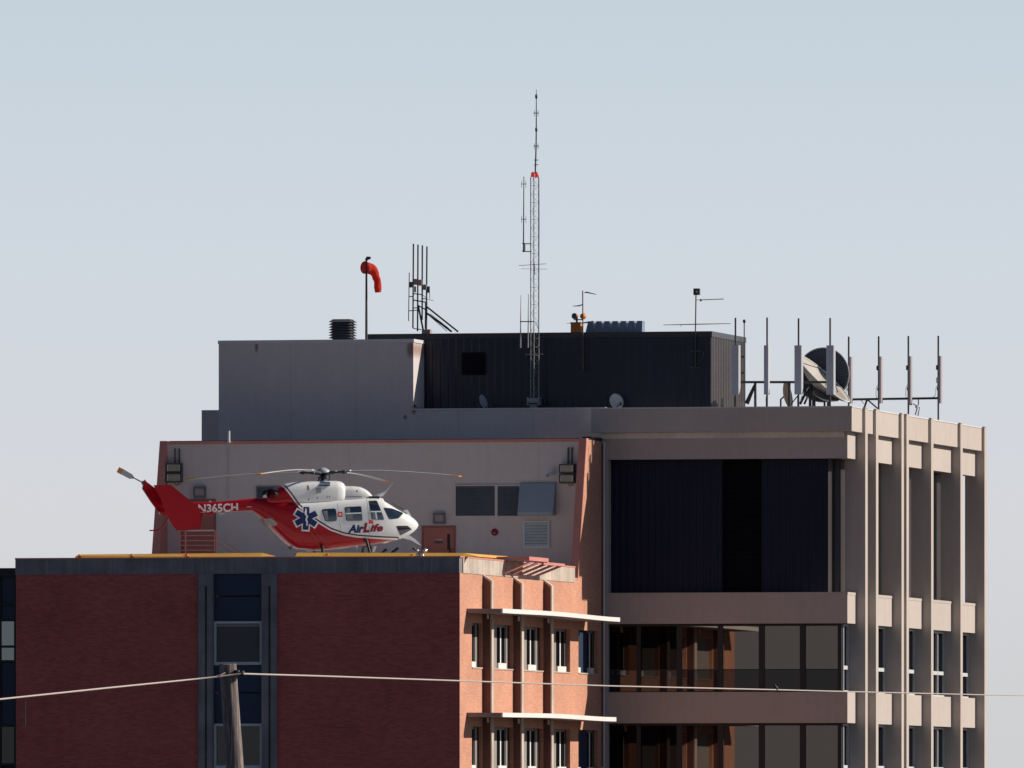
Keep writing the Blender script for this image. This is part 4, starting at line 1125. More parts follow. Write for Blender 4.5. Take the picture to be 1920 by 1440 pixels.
# front pale dish, opening up and to the right
c = dp(1545, 710, .2); r1 = 64/24000*depth(c.x, c.y)
nf = (VR*.63+VU*.70-VF*.20).normalized()
t = thing('tilted_dish', 'large pale dish tilted up toward the sun with feed struts', 'dish', (c.x, c.y, zroof))
m = MB(); a_, b_ = dish_mesh(m, c, nf, r1, .42); m.build('reflector', M_DISH, t)
m = MB(); m.tube([c+(a_*math.cos(k*math.pi/24)+b_*math.sin(k*math.pi/24))*r1 for k in range(49)], .02, 6); m.build('rim', M_WHITE, t)
fd = c+nf*.35
m = MB()
for k in range(3):
    an = 2*math.pi*k/3+.5; m.tube([c+(a_*math.cos(an)+b_*math.sin(an))*r1*.8-nf*.15, fd], .016, 6)
m.build('feed_strut', M_DARKST, t)
m = MB(); m.lathe(fd, nf, [(-.12, .05), (0, .07), (.1, .07), (.1, 0)], 10); m.build('feed_horn', M_DARKST, t)
cb = c-nf*.46
m = MB(); m.tube([cb, cb-nf*.25], .1, 8); q = cb-nf*.25; qx = dp(1519, 715, .1); m.tube([(qx.x, qx.y, zroof), (qx.x, qx.y, dp(0, 712).z)], .055, 10); m.tube([q, (qx.x, qx.y, dp(0, 722).z)], .06, 8); m.tube([(qx.x+.14, qx.y, zroof), (qx.x+.14, qx.y, dp(0, 735).z)], .07, 8); m.tube([dp(1500, 758, .1), dp(1515, 728, .1)], .05, 8); m.tube([dp(1508, 758, .1), dp(1518, 735, .1)], .04, 8); m.build('mount', M_DARKST, t)
m = MB(); m.tube([dp(1512, 733, -.05), dp(1516, 726, -.05)], .018, 6); m.tube([dp(1501, 752, -.05), dp(1504, 742, -.05)], .018, 6); m.tube([dp(1513, 750, -.05), dp(1515, 744, -.05)], .018, 6); m.build('coax_loop', M_WHITE, t)
# low pale dish under it
c = dp(1548, 742, -.4); nl = (VU*.93+VR*.1-VF*.28+Vector((0, 0, 0))).normalized()
t = thing('low_dish', 'low pale dish tucked under the tilted dish', 'dish', (c.x, c.y, zroof))
nl = (VR*.28-VF*.30+VU*.9).normalized()
m = MB(); dish_mesh(m, c, (-nl) if False else nl, .52, .14, 32, 5); m.build('reflector', M_DISH, t)
m = MB(); m.tube([c-nl*.16, (c.x, c.y, zroof)], .04, 8); m.build('mount', M_DARKST, t)
# tan dish at left
c = dp(1478, 741, -.3); nt_ = (VR*.93+VU*.18-VF*.30).normalized()
t = thing('tan_dish', 'small tan sunlit dish facing the big pale dish', 'dish', (c.x, c.y, zroof))
m = MB(); dish_mesh(m, c, nt_, .52, .13, 32, 6); m.build('reflector', pm('tan_dish_paint', (.62, .50, .42), .6, .08, 3, .04), t)
fdp = c+nt_*.45+VU*-.02
m = MB(); m.tube([c-VU*.42+nt_*.05, fdp], .022, 6); m.tube([fdp-nt_*.06, fdp+nt_*.06], .05, 8); m.build('feed_arm', M_DARKST, t)
m = MB(); m.tube([c-nt_*.14, c-nt_*.3-VU*.1, (c.x-nt_.x*.3, c.y-nt_.y*.3, zroof)], .035, 8); m.build('mount', M_DARKST, t)
# two little dishes on the lower parapet roof
for (uu, vv, rr, nn, lab, yo) in ((907.5, 754, .30, (VR*.86-VF*.42+VU*.28), 'small blue-grey dish seen edge on before the black wall, left of the mast', YC+.8), (1156, 752, .30, (-VF*.82+VR*.5+VU*.25), 'small blue-grey dish with a dark bracket before the black wall, right of the mast', YC+1.0)):
    c = at_y(uu, vv, yo); nn = nn.normalized()
    t = thing('satellite_dish', lab, 'dish', (c.x, c.y, zpt-.8), 'small satellite dishes behind the low parapet')
    m = MB(); dish_mesh(m, c, nn, rr, .06, 28, 5); m.build('reflector', pm('dish_blue_grey', (.40, .44, .48), .5) if 'dish_blue_grey' not in bpy.data.materials else bpy.data.materials['dish_blue_grey'], t)
    m = MB(); m.tube([c-nn*.08, c-nn*.2, (c.x-nn.x*.2, c.y-nn.y*.2, zpt-.8)], .03, 8); m.build('mount', M_DARKST, t)
    m = MB(); q = c-VU*.25+nn*.03; m.tube([q, c+nn*.3-VU*.12], .014, 6); m.box(c.x+nn.x*.3-.04, c.x+nn.x*.3+.04, c.y+nn.y*.3-.04, c.y+nn.y*.3+.04, c.z-.18, c.z-.06); m.build('feed_arm', M_DARKST, t)

# ------------------------------------------------------------------ helicopter
YH = 10.0
SH = F/depth(on_y(606, YH), YH)              # px per metre there
VG = HZ-(ZDECK-ZC)*SH
DEL = R(10.5)
hx = on_y(606, YH)
he = bpy.data.objects.new('helicopter', None); COL.objects.link(he)
tag(he, 'red and white medical helicopter parked on the helipad roof', 'helicopter')
he.location = (hx, YH, ZDECK); he.rotation_euler = (0, 0, A+DEL)
ORG[he.name] = Vector()
def H(u, v, y=0.0):
    """photo pixel -> helicopter local x, z at lateral offset y (y<0 is the side towards the camera)"""
    x = ((u-606)/SH+y*math.sin(DEL))/math.cos(DEL)
    return x, (VG-v)/SH
def interp(tab, x):
    xs = [r[0] for r in tab]
    if x <= xs[0]: return tab[0][1:]
    if x >= xs[-1]: return tab[-1][1:]
    for i in range(len(xs)-1):
        if xs[i] <= x <= xs[i+1]: break
    t = (x-xs[i])/(xs[i+1]-xs[i])
    out = []
    for k in range(1, len(tab[0])):
        p1, p2 = tab[i][k], tab[i+1][k]
        h = xs[i+1]-xs[i]
        def slope(j):
            if j <= 0 or j >= len(xs)-1: return None
            a = (tab[j][k]-tab[j-1][k])/(xs[j]-xs[j-1]); b = (tab[j+1][k]-tab[j][k])/(xs[j+1]-xs[j])
            return 0 if a*b <= 0 else 2*a*b/(a+b)
        d = (p2-p1)/h
        m1 = slope(i); m2 = slope(i+1)
        m1 = d if m1 is None else m1; m2 = d if m2 is None else m2
        t2, t3 = t*t, t*t*t
        out.append((2*t3-3*t2+1)*p1+(t3-2*t2+t)*h*m1+(-2*t3+3*t2)*p2+(t3-t2)*h*m2)
    return out
def table(rows):
    return [(H(u, 0)[0], H(0, vt)[1], H(0, vb)[1], w, n) for (u, vt, vb, w, n) in rows]
BODY = table([(472, 936, 958, .20, 2.2), (485, 934, 969, .36, 2.4), (501, 934, 985, .55, 2.6), (522, 935, 1006, .70, 2.9), (541, 937, 1022, .77, 3.2), (560, 939, 1030, .80, 3.4),
              (600, 938, 1031.5, .80, 3.6), (640, 935.5, 1027.5, .80, 3.6), (680, 932.5, 1023, .80, 3.4), (700, 931.5, 1020.5, .79, 3.2), (712, 933, 1018.5, .77, 3.0), (725, 940, 1016.5, .73, 2.8), (740, 949.5, 1013, .66, 2.6),
              (756, 958.5, 1007.5, .55, 2.4), (768, 966.5, 1001.5, .43, 2.2), (776, 972.5, 995.5, .31, 2.1), (781, 977.5, 990.5, .18, 2.0), (784, 982.5, 985.8, .03, 2.0)])
COWL = table([(497, 928, 944, .45, 2.8), (505, 921.5, 950, .54, 3), (522, 912.5, 952, .60, 3.2), (537, 906.8, 952, .62, 3.2), (555, 904, 952, .62, 3.2), (572, 903, 952, .62, 3.2), (600, 902, 950, .61, 3.2), (627, 901.5, 948, .58, 3), (636, 902.5, 947, .54, 2.8), (642, 905.5, 946, .47, 2.6), (646, 910.5, 944, .36, 2.4), (648.5, 922, 940, .15, 2.2)])
FAIR = table([(636, 911.5, 944, .44, 3.2), (655, 911, 943, .45, 3.2), (670, 912, 942, .44, 3), (681, 915.5, 940, .41, 2.8), (690, 921.5, 938, .35, 2.6), (697, 929.5, 937, .22, 2.4), (699, 932.5, 935, .08, 2.2)])
BOOM = table([(300, 950, 966, .12, 3.4), (330, 946.5, 964.5, .16, 3.4), (367, 943.8, 963, .19, 3.4), (400, 942, 961.5, .20, 3.4), (440, 938.5, 960, .21, 3.4), (470, 935.5, 958.5, .23, 3.0), (480, 934, 961, .26, 2.6)])
PX = [(520, 896), (533, 913), (545, 928.5), (562, 952), (575, 967), (597, 982.5), (620, 996), (645, 1004.5), (668, 1008.3), (695, 1010.3), (722, 1011.6), (748, 1012.2)]
PX = [Vector(H(u, v, -.78)) for (u, v) in PX]
def paintval(x, z):
    p = Vector((x, z)); best = 1e9; sg = 1
    for a, b in zip(PX[:-1], PX[1:]):
        d = b-a; t = max(0, min(1, (p-a).dot(d)/d.dot(d))); q = a+d*t; L = (p-q).length
        if L < best:
            best = L; sg = 1 if (d.x*(p.y-a.y)-d.y*(p.x-a.x)) > 0 else -1
    return best*sg
def loft(tab, name, mat, nst, nring, parent, paint=False, x0=None, x1=None, a0=0, a1=2*math.pi, off=0.0, close=True):
    xs0 = tab[0][0] if x0 is None else x0; xs1 = tab[-1][0] if x1 is None else x1
    vs = []; fs = []
    full = abs(a1-a0-2*math.pi) < 1e-6
    nr = nring if full else nring+1
    for i in range(nst+1):
        x = xs0+(xs1-xs0)*i/nst
        zt, zb, w, n = interp(tab, x)
        zc = (zt+zb)/2; h = (zt-zb)/2
        for k in range(nr):
            an = a0+(a1-a0)*k/nring
            c, s = math.cos(an), math.sin(an)
            yy = (w+off)*math.copysign(abs(c)**(2/n), c); z_ = zc+(h+off)*math.copysign(abs(s)**(2/n), s)
            vs.append((x, yy, z_))
    for i in range(nst):
        for k in range(nring):
            k2 = (k+1) % nr if full else k+1
            fs.append((i*nr+k, i*nr+k2, (i+1)*nr+k2, (i+1)*nr+k))
    m = MB(); m.add(vs, fs, True)
    if full and close:
        m.add(vs[:nr], [tuple(range(nr))]); m.add(vs[-nr:], [tuple(range(nr))])
    o = m.build(name, mat, parent)
    if paint:
        at = o.data.attributes.new('paint', 'FLOAT', 'POINT')
        at.data.foreach_set('value', [paintval(v.co.x, v.co.z) for v in o.data.vertices])
    return o
body = loft(BODY, 'fuselage', M_PAINT, 260, 96, he, True)
cowl = loft(COWL, 'engine_cowling', M_PAINT, 120, 64, he, True)
fair = loft(FAIR, 'intake_fairing', M_HWHITE, 60, 40, he)
boom = loft(BOOM, 'tail_boom', M_HRED, 60, 80, he)

def side_y(tab, x, z):
    zt, zb, w, n = interp(tab, x)
    zc = (zt+zb)/2; h = (zt-zb)/2
    q = min(.999, abs((z-zc)/h))
    return w*(1-q**n)**(1/n)
def patch(poly, name, mat, parent, tab=BODY, off=.006, side=-1, cuts=None, inpx=True):
    """decal or pane laid on the body's side; poly in photo pixels"""
    pts = [H(u, v, side*.78 if side < 0 else .0) if inpx else (u, v) for (u, v) in poly]
    bm = bmesh.new()
    vs = [bm.verts.new((x, 0, z)) for (x, z) in pts]
    bm.faces.new(vs); bm.normal_update()
    return drape(bm, name, mat, parent, tab, off, side)
def drape(bm, name, mat, parent, tab, off, side, lift=None):
    bm.normal_update()
    bmesh.ops.triangulate(bm, faces=bm.faces[:])
    for it in range(5):
        ed = [e for e in bm.edges if e.calc_length() > .07]
        if not ed: break
        bmesh.ops.subdivide_edges(bm, edges=ed, cuts=1)
        bmesh.ops.triangulate(bm, faces=bm.faces[:])
    for v in bm.verts:
        v.co.y = side*(side_y(tab, v.co.x, v.co.z)+off)
    bmesh.ops.recalc_face_normals(bm, faces=bm.faces[:])
    for f in bm.faces:
        if f.normal.y*side < 0: f.normal_flip()
        f.smooth = True
    me = bpy.data.meshes.new(name); bm.to_mesh(me); bm.free(); me.materials.append(mat)
    o = bpy.data.objects.new(name, me); COL.objects.link(o); o.parent = parent; ORG[o.name] = Vector()
    return o
def cpx(pts):                                # crop pixels -> photo pixels (crop at 460,850, 4.8x)
    return [(460+x/4.8, 850+y/4.8) for (x, y) in pts]
def rnd(poly, r=.2, n=3):
    out = []
    L = len(poly)
    for i in range(L):
        p0, p, p1 = Vector(poly[i-1]), Vector(poly[i]), Vector(poly[(i+1) % L])
        a = p+(p0-p)*r; b = p+(p1-p)*r
        for k in range(n+1):
            t = k/n; out.append(tuple((1-t)**2*a+2*t*(1-t)*p+t*t*b))
    return out
def inset(poly, s):
    c = sum((Vector(p) for p in poly), Vector((0, 0)))/len(poly)
    return [tuple(c+(Vector(p)-c)*s) for p in poly]
M_LINING = pm('cabin_lining_grey', (.20, .23, .24), .5, .15, 6, .05)
M_GASK = pm('grey_gasket', (.16, .17, .19), .5)
for side in (-1, 1):
    W1 = cpx([(692, 510), (816, 502), (822, 612), (722, 615)])
    W2 = cpx([(902, 490), (1042, 482), (1050, 606), (912, 608)])
    W3 = cpx([(1118, 434), (1190, 430), (1248, 596), (1138, 592)])
    W4 = cpx([(1250, 492), (1330, 498), (1436, 536), (1384, 584), (1300, 594)])
    W5 = cpx([(1366, 656), (1470, 653), (1514, 684), (1408, 738)])
    def pane(poly, r=.1):
        g_ = patch(rnd(inset(poly, 1.07), r), 'window', M_GASK, he, side=side, off=.005)
        return patch(rnd(poly, r), 'pane', M_GLASSH, g_, side=side, off=.009), g_
    pane(W1, .18)
    _, g2 = pane(W2, .08)
    patch(cpx([(904, 541), (1046, 534), (1047, 546), (905, 553)]), 'glazing_bar', M_HWHITE, g2, side=side, off=.013)
    patch(cpx([(912, 604), (1056, 602), (1056, 609), (912, 611)]), 'lower_track', M_GASK, g2, side=side, off=.013)
    _, g3 = pane(W3, .08)
    patch(cpx([(1126, 522), (1222, 520), (1225, 532), (1128, 534)]), 'glazing_bar', M_HWHITE, g3, side=side, off=.013)
    patch(cpx([(1168, 534), (1180, 534), (1190, 594), (1176, 594)]), 'glazing_bar', M_HWHITE, g3, side=side, off=.013)
    for p in ([(702, 524), (742, 520), (748, 604), (726, 606)], [(912, 497), (944, 495), (946, 540), (914, 542)], [(914, 556), (966, 553), (968, 600), (916, 601)], [(1144, 540), (1164, 538), (1172, 588), (1150, 588)]):
        patch(cpx(p), 'cabin_lining', M_LINING, he, side=side, off=.0105)
    pane(W4, .15)
    pane(W5, .1)
    # door seams
    for (x0, y0, x1, y1) in ((832, 452, 862, 740), (1098, 402, 1118, 742)):
        patch(cpx([(x0, y0), (x0+2.2, y0), (x1+2.2, y1), (x1, y1)]), 'door_seam', M_GASK, he, side=side, off=.004)
    patch(cpx([(600, 446), (1090, 404), (1090, 407), (600, 449)]), 'roof_seam', M_GASK, he, side=side, off=.004)
# windscreen wrapped over the nose
ws = loft(BODY, 'windscreen', M_GLASSF, 30, 24, he, x0=H(716, 0)[0], x1=H(758, 0)[0], a0=R(54), a1=R(86), off=.006)
ws = loft(BODY, 'windscreen', M_GLASSF, 30, 24, he, x0=H(716, 0)[0], x1=H(760, 0)[0], a0=R(94), a1=R(126), off=.006)
# emblem
def star(r, hw, cu, cv, tilt=0):
    out = []
    for k in range(6):
        an = R(90-60*k)+tilt
        d = Vector((math.cos(an), math.sin(an))); n_ = Vector((-d.y, d.x))
        ri = hw/math.tan(R(30))*1.0
        out += [d*r+n_*hw, d*r-n_*hw]
        an2 = an-R(30); out.append(Vector((math.cos(an2), math.sin(an2)))*hw*2*1.0)
    return [(cu+p.x, cv-p.y) for p in out]
cu, cv = 574.6, 973.0
e1 = patch(star(24.5, 7.6, cu, cv, R(-3)), 'emblem', M_DECALW, he, off=.007)
patch(star(21.5, 5.4, cu, cv, R(-3)), 'emblem_star', M_NAVY, e1, off=.011)
sp = []
cl_ = [(574.2, 954.5, 1.1), (574.6, 958, 1.6), (573.6, 962, 2.2), (574.0, 966, 1.7), (576.6, 969, 1.8), (575.2, 973, 1.4), (574.6, 976, 1.6), (576.4, 980, 1.4), (575.8, 984, 1.1), (576.2, 987, .9)]
patch([(u_+w, v_) for (u_, v_, w) in cl_]+[(u_-w, v_) for (u_, v_, w) in cl_[::-1]], 'emblem_staff', M_DECALW, e1, off=.015)
# lettering
def text_bm(s, size, shear=0, bold=0.0, space=1.0):
    cu_ = bpy.data.curves.new('lettering', 'FONT'); cu_.body = s; cu_.size = size; cu_.shear = shear; cu_.offset = bold; cu_.space_character = space
    cu_.resolution_u = 3
    ob = bpy.data.objects.new('lettering_source', cu_); COL.objects.link(ob)
    dg = bpy.context.evaluated_depsgraph_get(); dg.update()
    me = bpy.data.meshes.new_from_object(ob.evaluated_get(dg))
    bpy.data.objects.remove(ob); bpy.data.curves.remove(cu_)
    bm = bmesh.new(); bm.from_mesh(me); bpy.data.meshes.remove(me)
    return bm
def letter(s, name, mat, parent, uL, vB, uR, hpx, tab, rot=0.0, shear=0.0, bold=.02, off=.008, space=1.0, side=-1, ysh=-.78):
    bm = text_bm(s, 1.0, shear, bold, space)
    xs_ = [v.co.x for v in bm.verts]; ys_ = [v.co.y for v in bm.verts]
    x0, x1 = min(xs_), max(xs_); y0, y1 = 0, max(ys_)
    xa, zb_ = H(uL, vB, ysh); xb, _ = H(uR, vB, ysh)
    sx = (xb-xa)/(x1-x0); sz = (hpx/SH)/(y1-y0)
    for v in bm.verts:
        px, pz = (v.co.x-x0)*sx, (v.co.y-y0)*sz
        v.co = Vector((xa+px*math.cos(rot)-pz*math.sin(rot), 0, zb_+px*math.sin(rot)+pz*math.cos(rot)))
    bmesh.ops.remove_doubles(bm, verts=bm.verts[:], dist=1e-5)
    return drape(bm, name, mat, parent, tab, off, side)
letter('Air', 'lettering', M_NAVY, he, 652.5, 999.5, 683, 14.5, BODY, R(2.5), .26, .05)
letter('L', 'lettering', M_DECALR, he, 680.5, 998.2, 693, 17, BODY, R(2.5), .26, .06)
letter('ife', 'lettering', M_DECALR, he, 693.5, 997, 719, 13.5, BODY, R(2.5), .26, .042)
letter('N365CH', 'lettering', M_DECALW, boom, 373.5, 962.4, 447.5, 15.4, BOOM, R(2.4), 0, .03, off=.008, ysh=-.2)
# tags, panel, hatches
for (p, nm, mt) in (([(633.5, 960.5), (642.5, 960.5), (642.5, 970.5), (633.5, 970.5)], 'warning_tag', M_TAG), ([(691, 976), (697, 975.5), (701, 981), (699, 983), (692, 982.5)], 'warning_tag', M_TAG)):
    o = patch(rnd(p, .25), nm, mt, he, off=.012)
o = patch([(636, 963.5), (640, 963.5), (640, 967.5), (636, 967.5)], 'tag_mark', M_DECALW, he, off=.016)
patch([(493, 974.5), (512, 973), (523, 983), (519, 987.5), (503, 987)], 'clamshell_panel', pm('grey_glass_panel', (.30, .31, .32), .3, .2, 3, .05), he, off=.006)
for (u_, v_, w_, h_) in ((560, 911, 3, 9),):
    patch([(u_+18, v_), (u_+21, v_), (u_+22.5, v_+h_), (u_+19.5, v_+h_)], 'vent_slot', M_GASK, he, tab=COWL, off=.006)
patch([(594, 915.5), (604, 915), (604, 925.5), (595, 926)], 'cowl_grille', pm('grille_grey', (.42, .43, .44), .5), he, tab=COWL, off=.006)
for (u_, v_) in ((580, 937), (596, 934), (614.5, 932), (619, 932), (563, 906)):
    patch([(u_, v_-1.5), (u_+1.6, v_-1.5), (u_+1.6, v_+2), (u_, v_+2)], 'latch', M_GASK, he, tab=COWL, off=.006)
patch([(601, 910.4), (621, 910), (621, 911.6), (601, 912)], 'cowl_script', M_NAVY, he, tab=COWL, off=.006)
patch([(671.5, 919), (674, 919), (674, 922.5), (671.5, 922.5)], 'intake_plug', M_GASK, he, tab=FAIR, off=.006)
patch([(643, 932), (682, 930.5), (682, 931.6), (643, 933.2)], 'fairing_seam', M_GASK, he, tab=FAIR, off=.004)
# belly stripe tail, nose stripe
patch([(722.5, 1018.8), (727, 1014.5), (737.5, 1013), (737, 1015.5), (730, 1018)], 'belly_trim', M_DECALW, he, off=.004)
M_STRAP = pm('amber_strap', (.30, .07, .015), .6)
for q in ([(583, 998), (584.2, 998), (600.5, 1027), (599.2, 1027)], [(594, 1001), (595.2, 1001), (617, 1025), (615.6, 1025)]):
    patch(q, 'tie_down_strap', M_STRAP, he, off=.007)
# boom trim
b_ = MB()
def P(u, v, y=0): x, z = H(u, v, y); return Vector((x, y, z))
m = MB(); m.lathe(P(468, 951, -.24)-Vector((0, 0, 0)), (1, 0, 0), [(-.09, 0), (-.08, .012), (.08, .012), (.09, 0)], 6); m.build('boom_light', M_DECALW, he)
m = MB(); m.lathe(P(394, 963), (1, 0, 0), [(-.2, 0), (-.14, .06), (0, .085), (.14, .06), (.2, 0)], 10); m.build('boom_blister', M_HRED, he)
m = MB(); m.tube([P(412, 964), P(422, 964.5)], .02, 6); m.build('antenna_stub', M_DECALW, he)
m = MB(); m.box(P(393, 0).x, P(397, 0).x, -.03, .03, H(0, 943)[1], H(0, 940)[1]); m.build('boom_beacon', M_HWHITE, he)
# exhausts
for sy in (-1, 1):
    m = MB()
    p1 = P(520, 925, 0); p1.y = sy*.25; p2 = P(509, 926.5, 0); p2.y = sy*.50; p3 = P(504, 927, 0); p3.y = sy*.64
    m.tube([p1, p2, p3], [.18, .18, .175], 20, caps=False)
    m.tube([p1, p2], [.165, .165], 20)
    m.build('exhaust', M_BLACK, he)
# tail fin, stabiliser, end plates
def plate(poly, y0, th, name, mat, lean=0):
    m = MB(); pts = [P(u, v) for (u, v) in poly]
    m.prism([Vector((p.x, y0-th/2+lean*(p.z-1.5), p.z)) for p in pts], (0, 1, 0), th)
    return m.build(name, mat, he)
fin = plate([(268.4, 917.5), (270.5, 906), (273, 901), (276.5, 905.5), (320, 937), (350, 945.2), (368, 944.2), (370, 962.5), (327, 967.5), (305, 966.5), (296, 958), (283, 940)], 0, .16, 'tail_fin', M_HRED)
m = MB(); q = P(303, 925); m.tube([P(290, 916)+Vector((0, -.085, 0)), P(318, 937)+Vector((0, -.085, 0))], .014, 6); m.build('fin_ridge', pm('red_edge_gloss', (.5, .02, .04), .25), fin)
for sy in (-1, 1):
    yy = sy*1.32
    pl = [(291.5, 913), (323, 912), (379.5, 958), (374.5, 993), (331, 994), (315, 968), (306, 940)]
    m = MB(); pts = [P(u, v, yy) if sy < 0 else P(u, v, yy) for (u, v) in pl]
    m.prism([Vector((p.x, yy-.025, p.z)) for p in pts], (0, 1, 0), .05); m.build('end_plate', M_HRED, he)
m = MB(); xa, xb = P(322, 0).x, P(366, 0).x; z_ = H(0, 957)[1]
pr = [(xa, z_), (xa+.25, z_+.05), (xb-.1, z_+.05), (xb, z_), (xb-.1, z_-.05), (xa+.25, z_-.03)]
m.prism([Vector((x, -1.29, z)) for x, z in pr], (0, 1, 0), 2.58); m.build('stabiliser', M_HRED, he)
m = MB(); p = P(317, 962, -.1); m.obox(p+Vector((0, -.02, 0)), Vector((1, 0, 0)), Vector((0, 1, 0)), Vector((0, 0, 1)), .10, .02, .03); m.build('tail_light', M_BEACON, he)
m = MB(); m.tube([P(316, 972), P(310, 984), P(303, 992), P(295, 996), P(282, 996)], .025, 7); m.build('tail_skid', M_HRED, he)
# tail rotor (far side)
hub = P(270.5, 907, .22); hub.y = .22
m = MB(); m.lathe(hub+Vector((0, -.16, 0)), (0, 1, 0), [(0, 0), (0, .07), (.1, .09), (.22, .06), (.24, 0)], 12); tr = m.build('tail_rotor', pm('gearbox_grey', (.35, .36, .38), .4), he)
tip = P(223, 882, .22); tip.y = .22
for sg in (1, -1):
    d_ = (tip-hub)*sg; L = d_.length; d_ /= L; n_ = Vector((-d_.z, 0, d_.x))
    m = MB(); m.tube([hub, hub+d_*.42], .022, 7); m.build('blade_grip', M_DARKST, tr)
    m = MB(); m.prism([hub+d_*.40+n_*.03, hub+d_*.52+n_*.10, hub+d_*(L*.84)+n_*.105, hub+d_*(L*.84)-n_*.105, hub+d_*.52-n_*.09, hub+d_*.40-n_*.03], (0, 1, 0), .025); m.build('blade', M_BLADE, tr)
    m = MB(); m.prism([hub+d_*(L*.84)+n_*.107, hub+d_*L+n_*.10, hub+d_*L-n_*.10, hub+d_*(L*.84)-n_*.107], (0, 1, 0), .026); m.build('blade_tip', pm('blade_orange', (.62, .27, .05), .5) if 'blade_orange' not in bpy.data.materials else bpy.data.materials['blade_orange'], tr)
M_BTIP = bpy.data.materials['blade_orange']
# main rotor
hz = H(0, 886)[1]
m = MB(); m.lathe((0, 0, hz-.35), (0, 0, 1), [(0, .13), (.1, .10), (.3, .10), (.3, 0)], 14); m.build('mast', M_DARKST, he)
m = MB(); m.lathe((0, 0, hz), (0, 0, 1), [(-.02, .23), (.0, .26), (.05, .255), (.10, .21), (.15, .13), (.18, .05), (.185, 0)], 24); hb2 = m.build('rotor_hub', pm('hub_grey', (.45, .50, .55), .35, .03, 2, .02, coat=.3), he)
m = MB(); m.lathe((0, 0, hz-.02), (0, 0, -1), [(0, .25), (.05, .20), (.09, .12), (.09, 0)], 16); m.build('hub_underside', M_BLACK, hb2)
m = MB(); m.tube([(-.22, -.1, hz-.36), (-.13, -.2, hz-.1)], .03, 6); m.tube([(.2, -.1, hz-.36), (.2, -.2, hz-.1)], .025, 6); m.tube([(-.05, -.2, hz-.36), (.05, -.22, hz-.1)], .03, 6); m.tube([(.0, .2, hz-.36), (.1, .2, hz-.1)], .03, 6)
m.lathe((0, 0, hz-.37), (0, 0, 1), [(0, .32), (.03, .30), (.05, .18), (.05, 0)], 16); m.lathe((0, 0, hz-.2), (0, 0, 1), [(0, .2), (.04, .2), (.04, .1)], 14); m.build('swashplate', M_DARKST, he)
base = -A-DEL
for k, phi in enumerate((-24.6, 65.4, 155.4, 245.4)):
    # blade azimuth measured from the camera's right, turned into the helicopter's own frame
    an = R(phi)-DEL
    d_ = Vector((math.cos(an), math.sin(an), 0)); n_ = Vector((-d_.y, d_.x, 0))
    m = MB()
    m.tube([d_*.2+Vector((0, 0, hz-.02)), d_*.55+Vector((0, 0, hz-.0)), d_*.95+Vector((0, 0, hz+.01))], [.07, .045, .05], 8)
    m.lathe(d_*.82+Vector((0, 0, hz-.06)), (0, 0, 1), [(0, .05), (.14, .05), (.14, 0)], 8)
    o = m.build('blade_root', M_DARKST, he)
    def bl(r0, r1, name, mat, par):
        m = MB(); nst = 16; vs = []; fs = []
        for i in range(nst+1):
            r_ = r0+(r1-r0)*i/nst
            z_ = hz+.02+.05*math.sin(min(1, (r_-.9)/1.6)*1.57)-.27*((r_-.9)/4.6)**1.7
            tw_ = R(9-8*(r_/5.5)); ch = .165
            q = d_*r_+Vector((0, 0, z_))
            ca, sa = math.cos(tw_), math.sin(tw_)
            for (c_, h_) in ((-1, 0), (-.4, .022), (.5, .026), (1, 0), (.5, -.018), (-.4, -.012)):
                vs.append(q+n_*(c_*ch*ca)+Vector((0, 0, c_*ch*sa*1+h_)))
        for i in range(nst):
            for j in range(6): fs.append((i*6+j, i*6+(j+1) % 6, (i+1)*6+(j+1) % 6, (i+1)*6+j))
        m.add(vs, fs, True); m.add(vs[:6], [(0, 1, 2, 3, 4, 5)]); m.add(vs[-6:], [(0, 1, 2, 3, 4, 5)])
        return m.build(name, mat, par)
    bo = bl(.93, 5.15, 'rotor_blade', M_BLADE, he)
    bl(5.152, 5.5, 'blade_tip', M_BTIP, bo)
    m = MB(); q = d_*1.0+Vector((0, 0, hz+.06)); m.obox(q, d_, n_, Vector((0, 0, 1)), .10, .06, .025); m.build('blade_cuff', M_DECALW, bo)
# wire cutters, wiper post
m = MB(); m.prism([P(703, 931)+Vector((0, -.012, 0)), P(718, 930)+Vector((0, -.012, 0)), P(738, 903)+Vector((0, -.012, 0)), P(736, 905)+Vector((0, -.012, 0)), P(722, 922)+Vector((0, -.012, 0))], (0, 1, 0), .024); m.build('wire_cutter', M_HWHITE, he)
m = MB(); m.tube([P(701, 930), P(724, 920)], .014, 6); m.build('cutter_brace', M_HWHITE, he)
m = MB(); m.prism([P(749, 1007)+Vector((0, -.012, 0)), P(764, 1001)+Vector((0, -.012, 0)), P(778, 1010)+Vector((0, -.012, 0)), P(790, 1022)+Vector((0, -.012, 0)), P(786, 1021)+Vector((0, -.012, 0)), P(770, 1012)+Vector((0, -.012, 0))], (0, 1, 0), .024); m.build('lower_wire_cutter', M_HWHITE, he)
m = MB(); m.prism([P(755, 957)+Vector((0, -.01, 0)), P(763, 961)+Vector((0, -.01, 0)), P(771, 968.5)+Vector((0, -.01, 0)), P(765, 956)+Vector((0, -.01, 0)), P(762, 954.5)+Vector((0, -.01, 0))], (0, 1, 0), .02); m.build('windscreen_deflector', M_HWHITE, he)
m = MB(); m.tube([P(735, 944.5)+Vector((0, 0, .03)), P(756, 956)+Vector((0, 0, .03))], .012, 5); m.build('wiper', M_BLACK, he)
m = MB(); a, c_ = P(689, 930.5), P(707, 934.5); m.box(a.x, c_.x, -.5, .5, c_.z, a.z+.0); m.build('roof_scoop', M_DARKST, he)
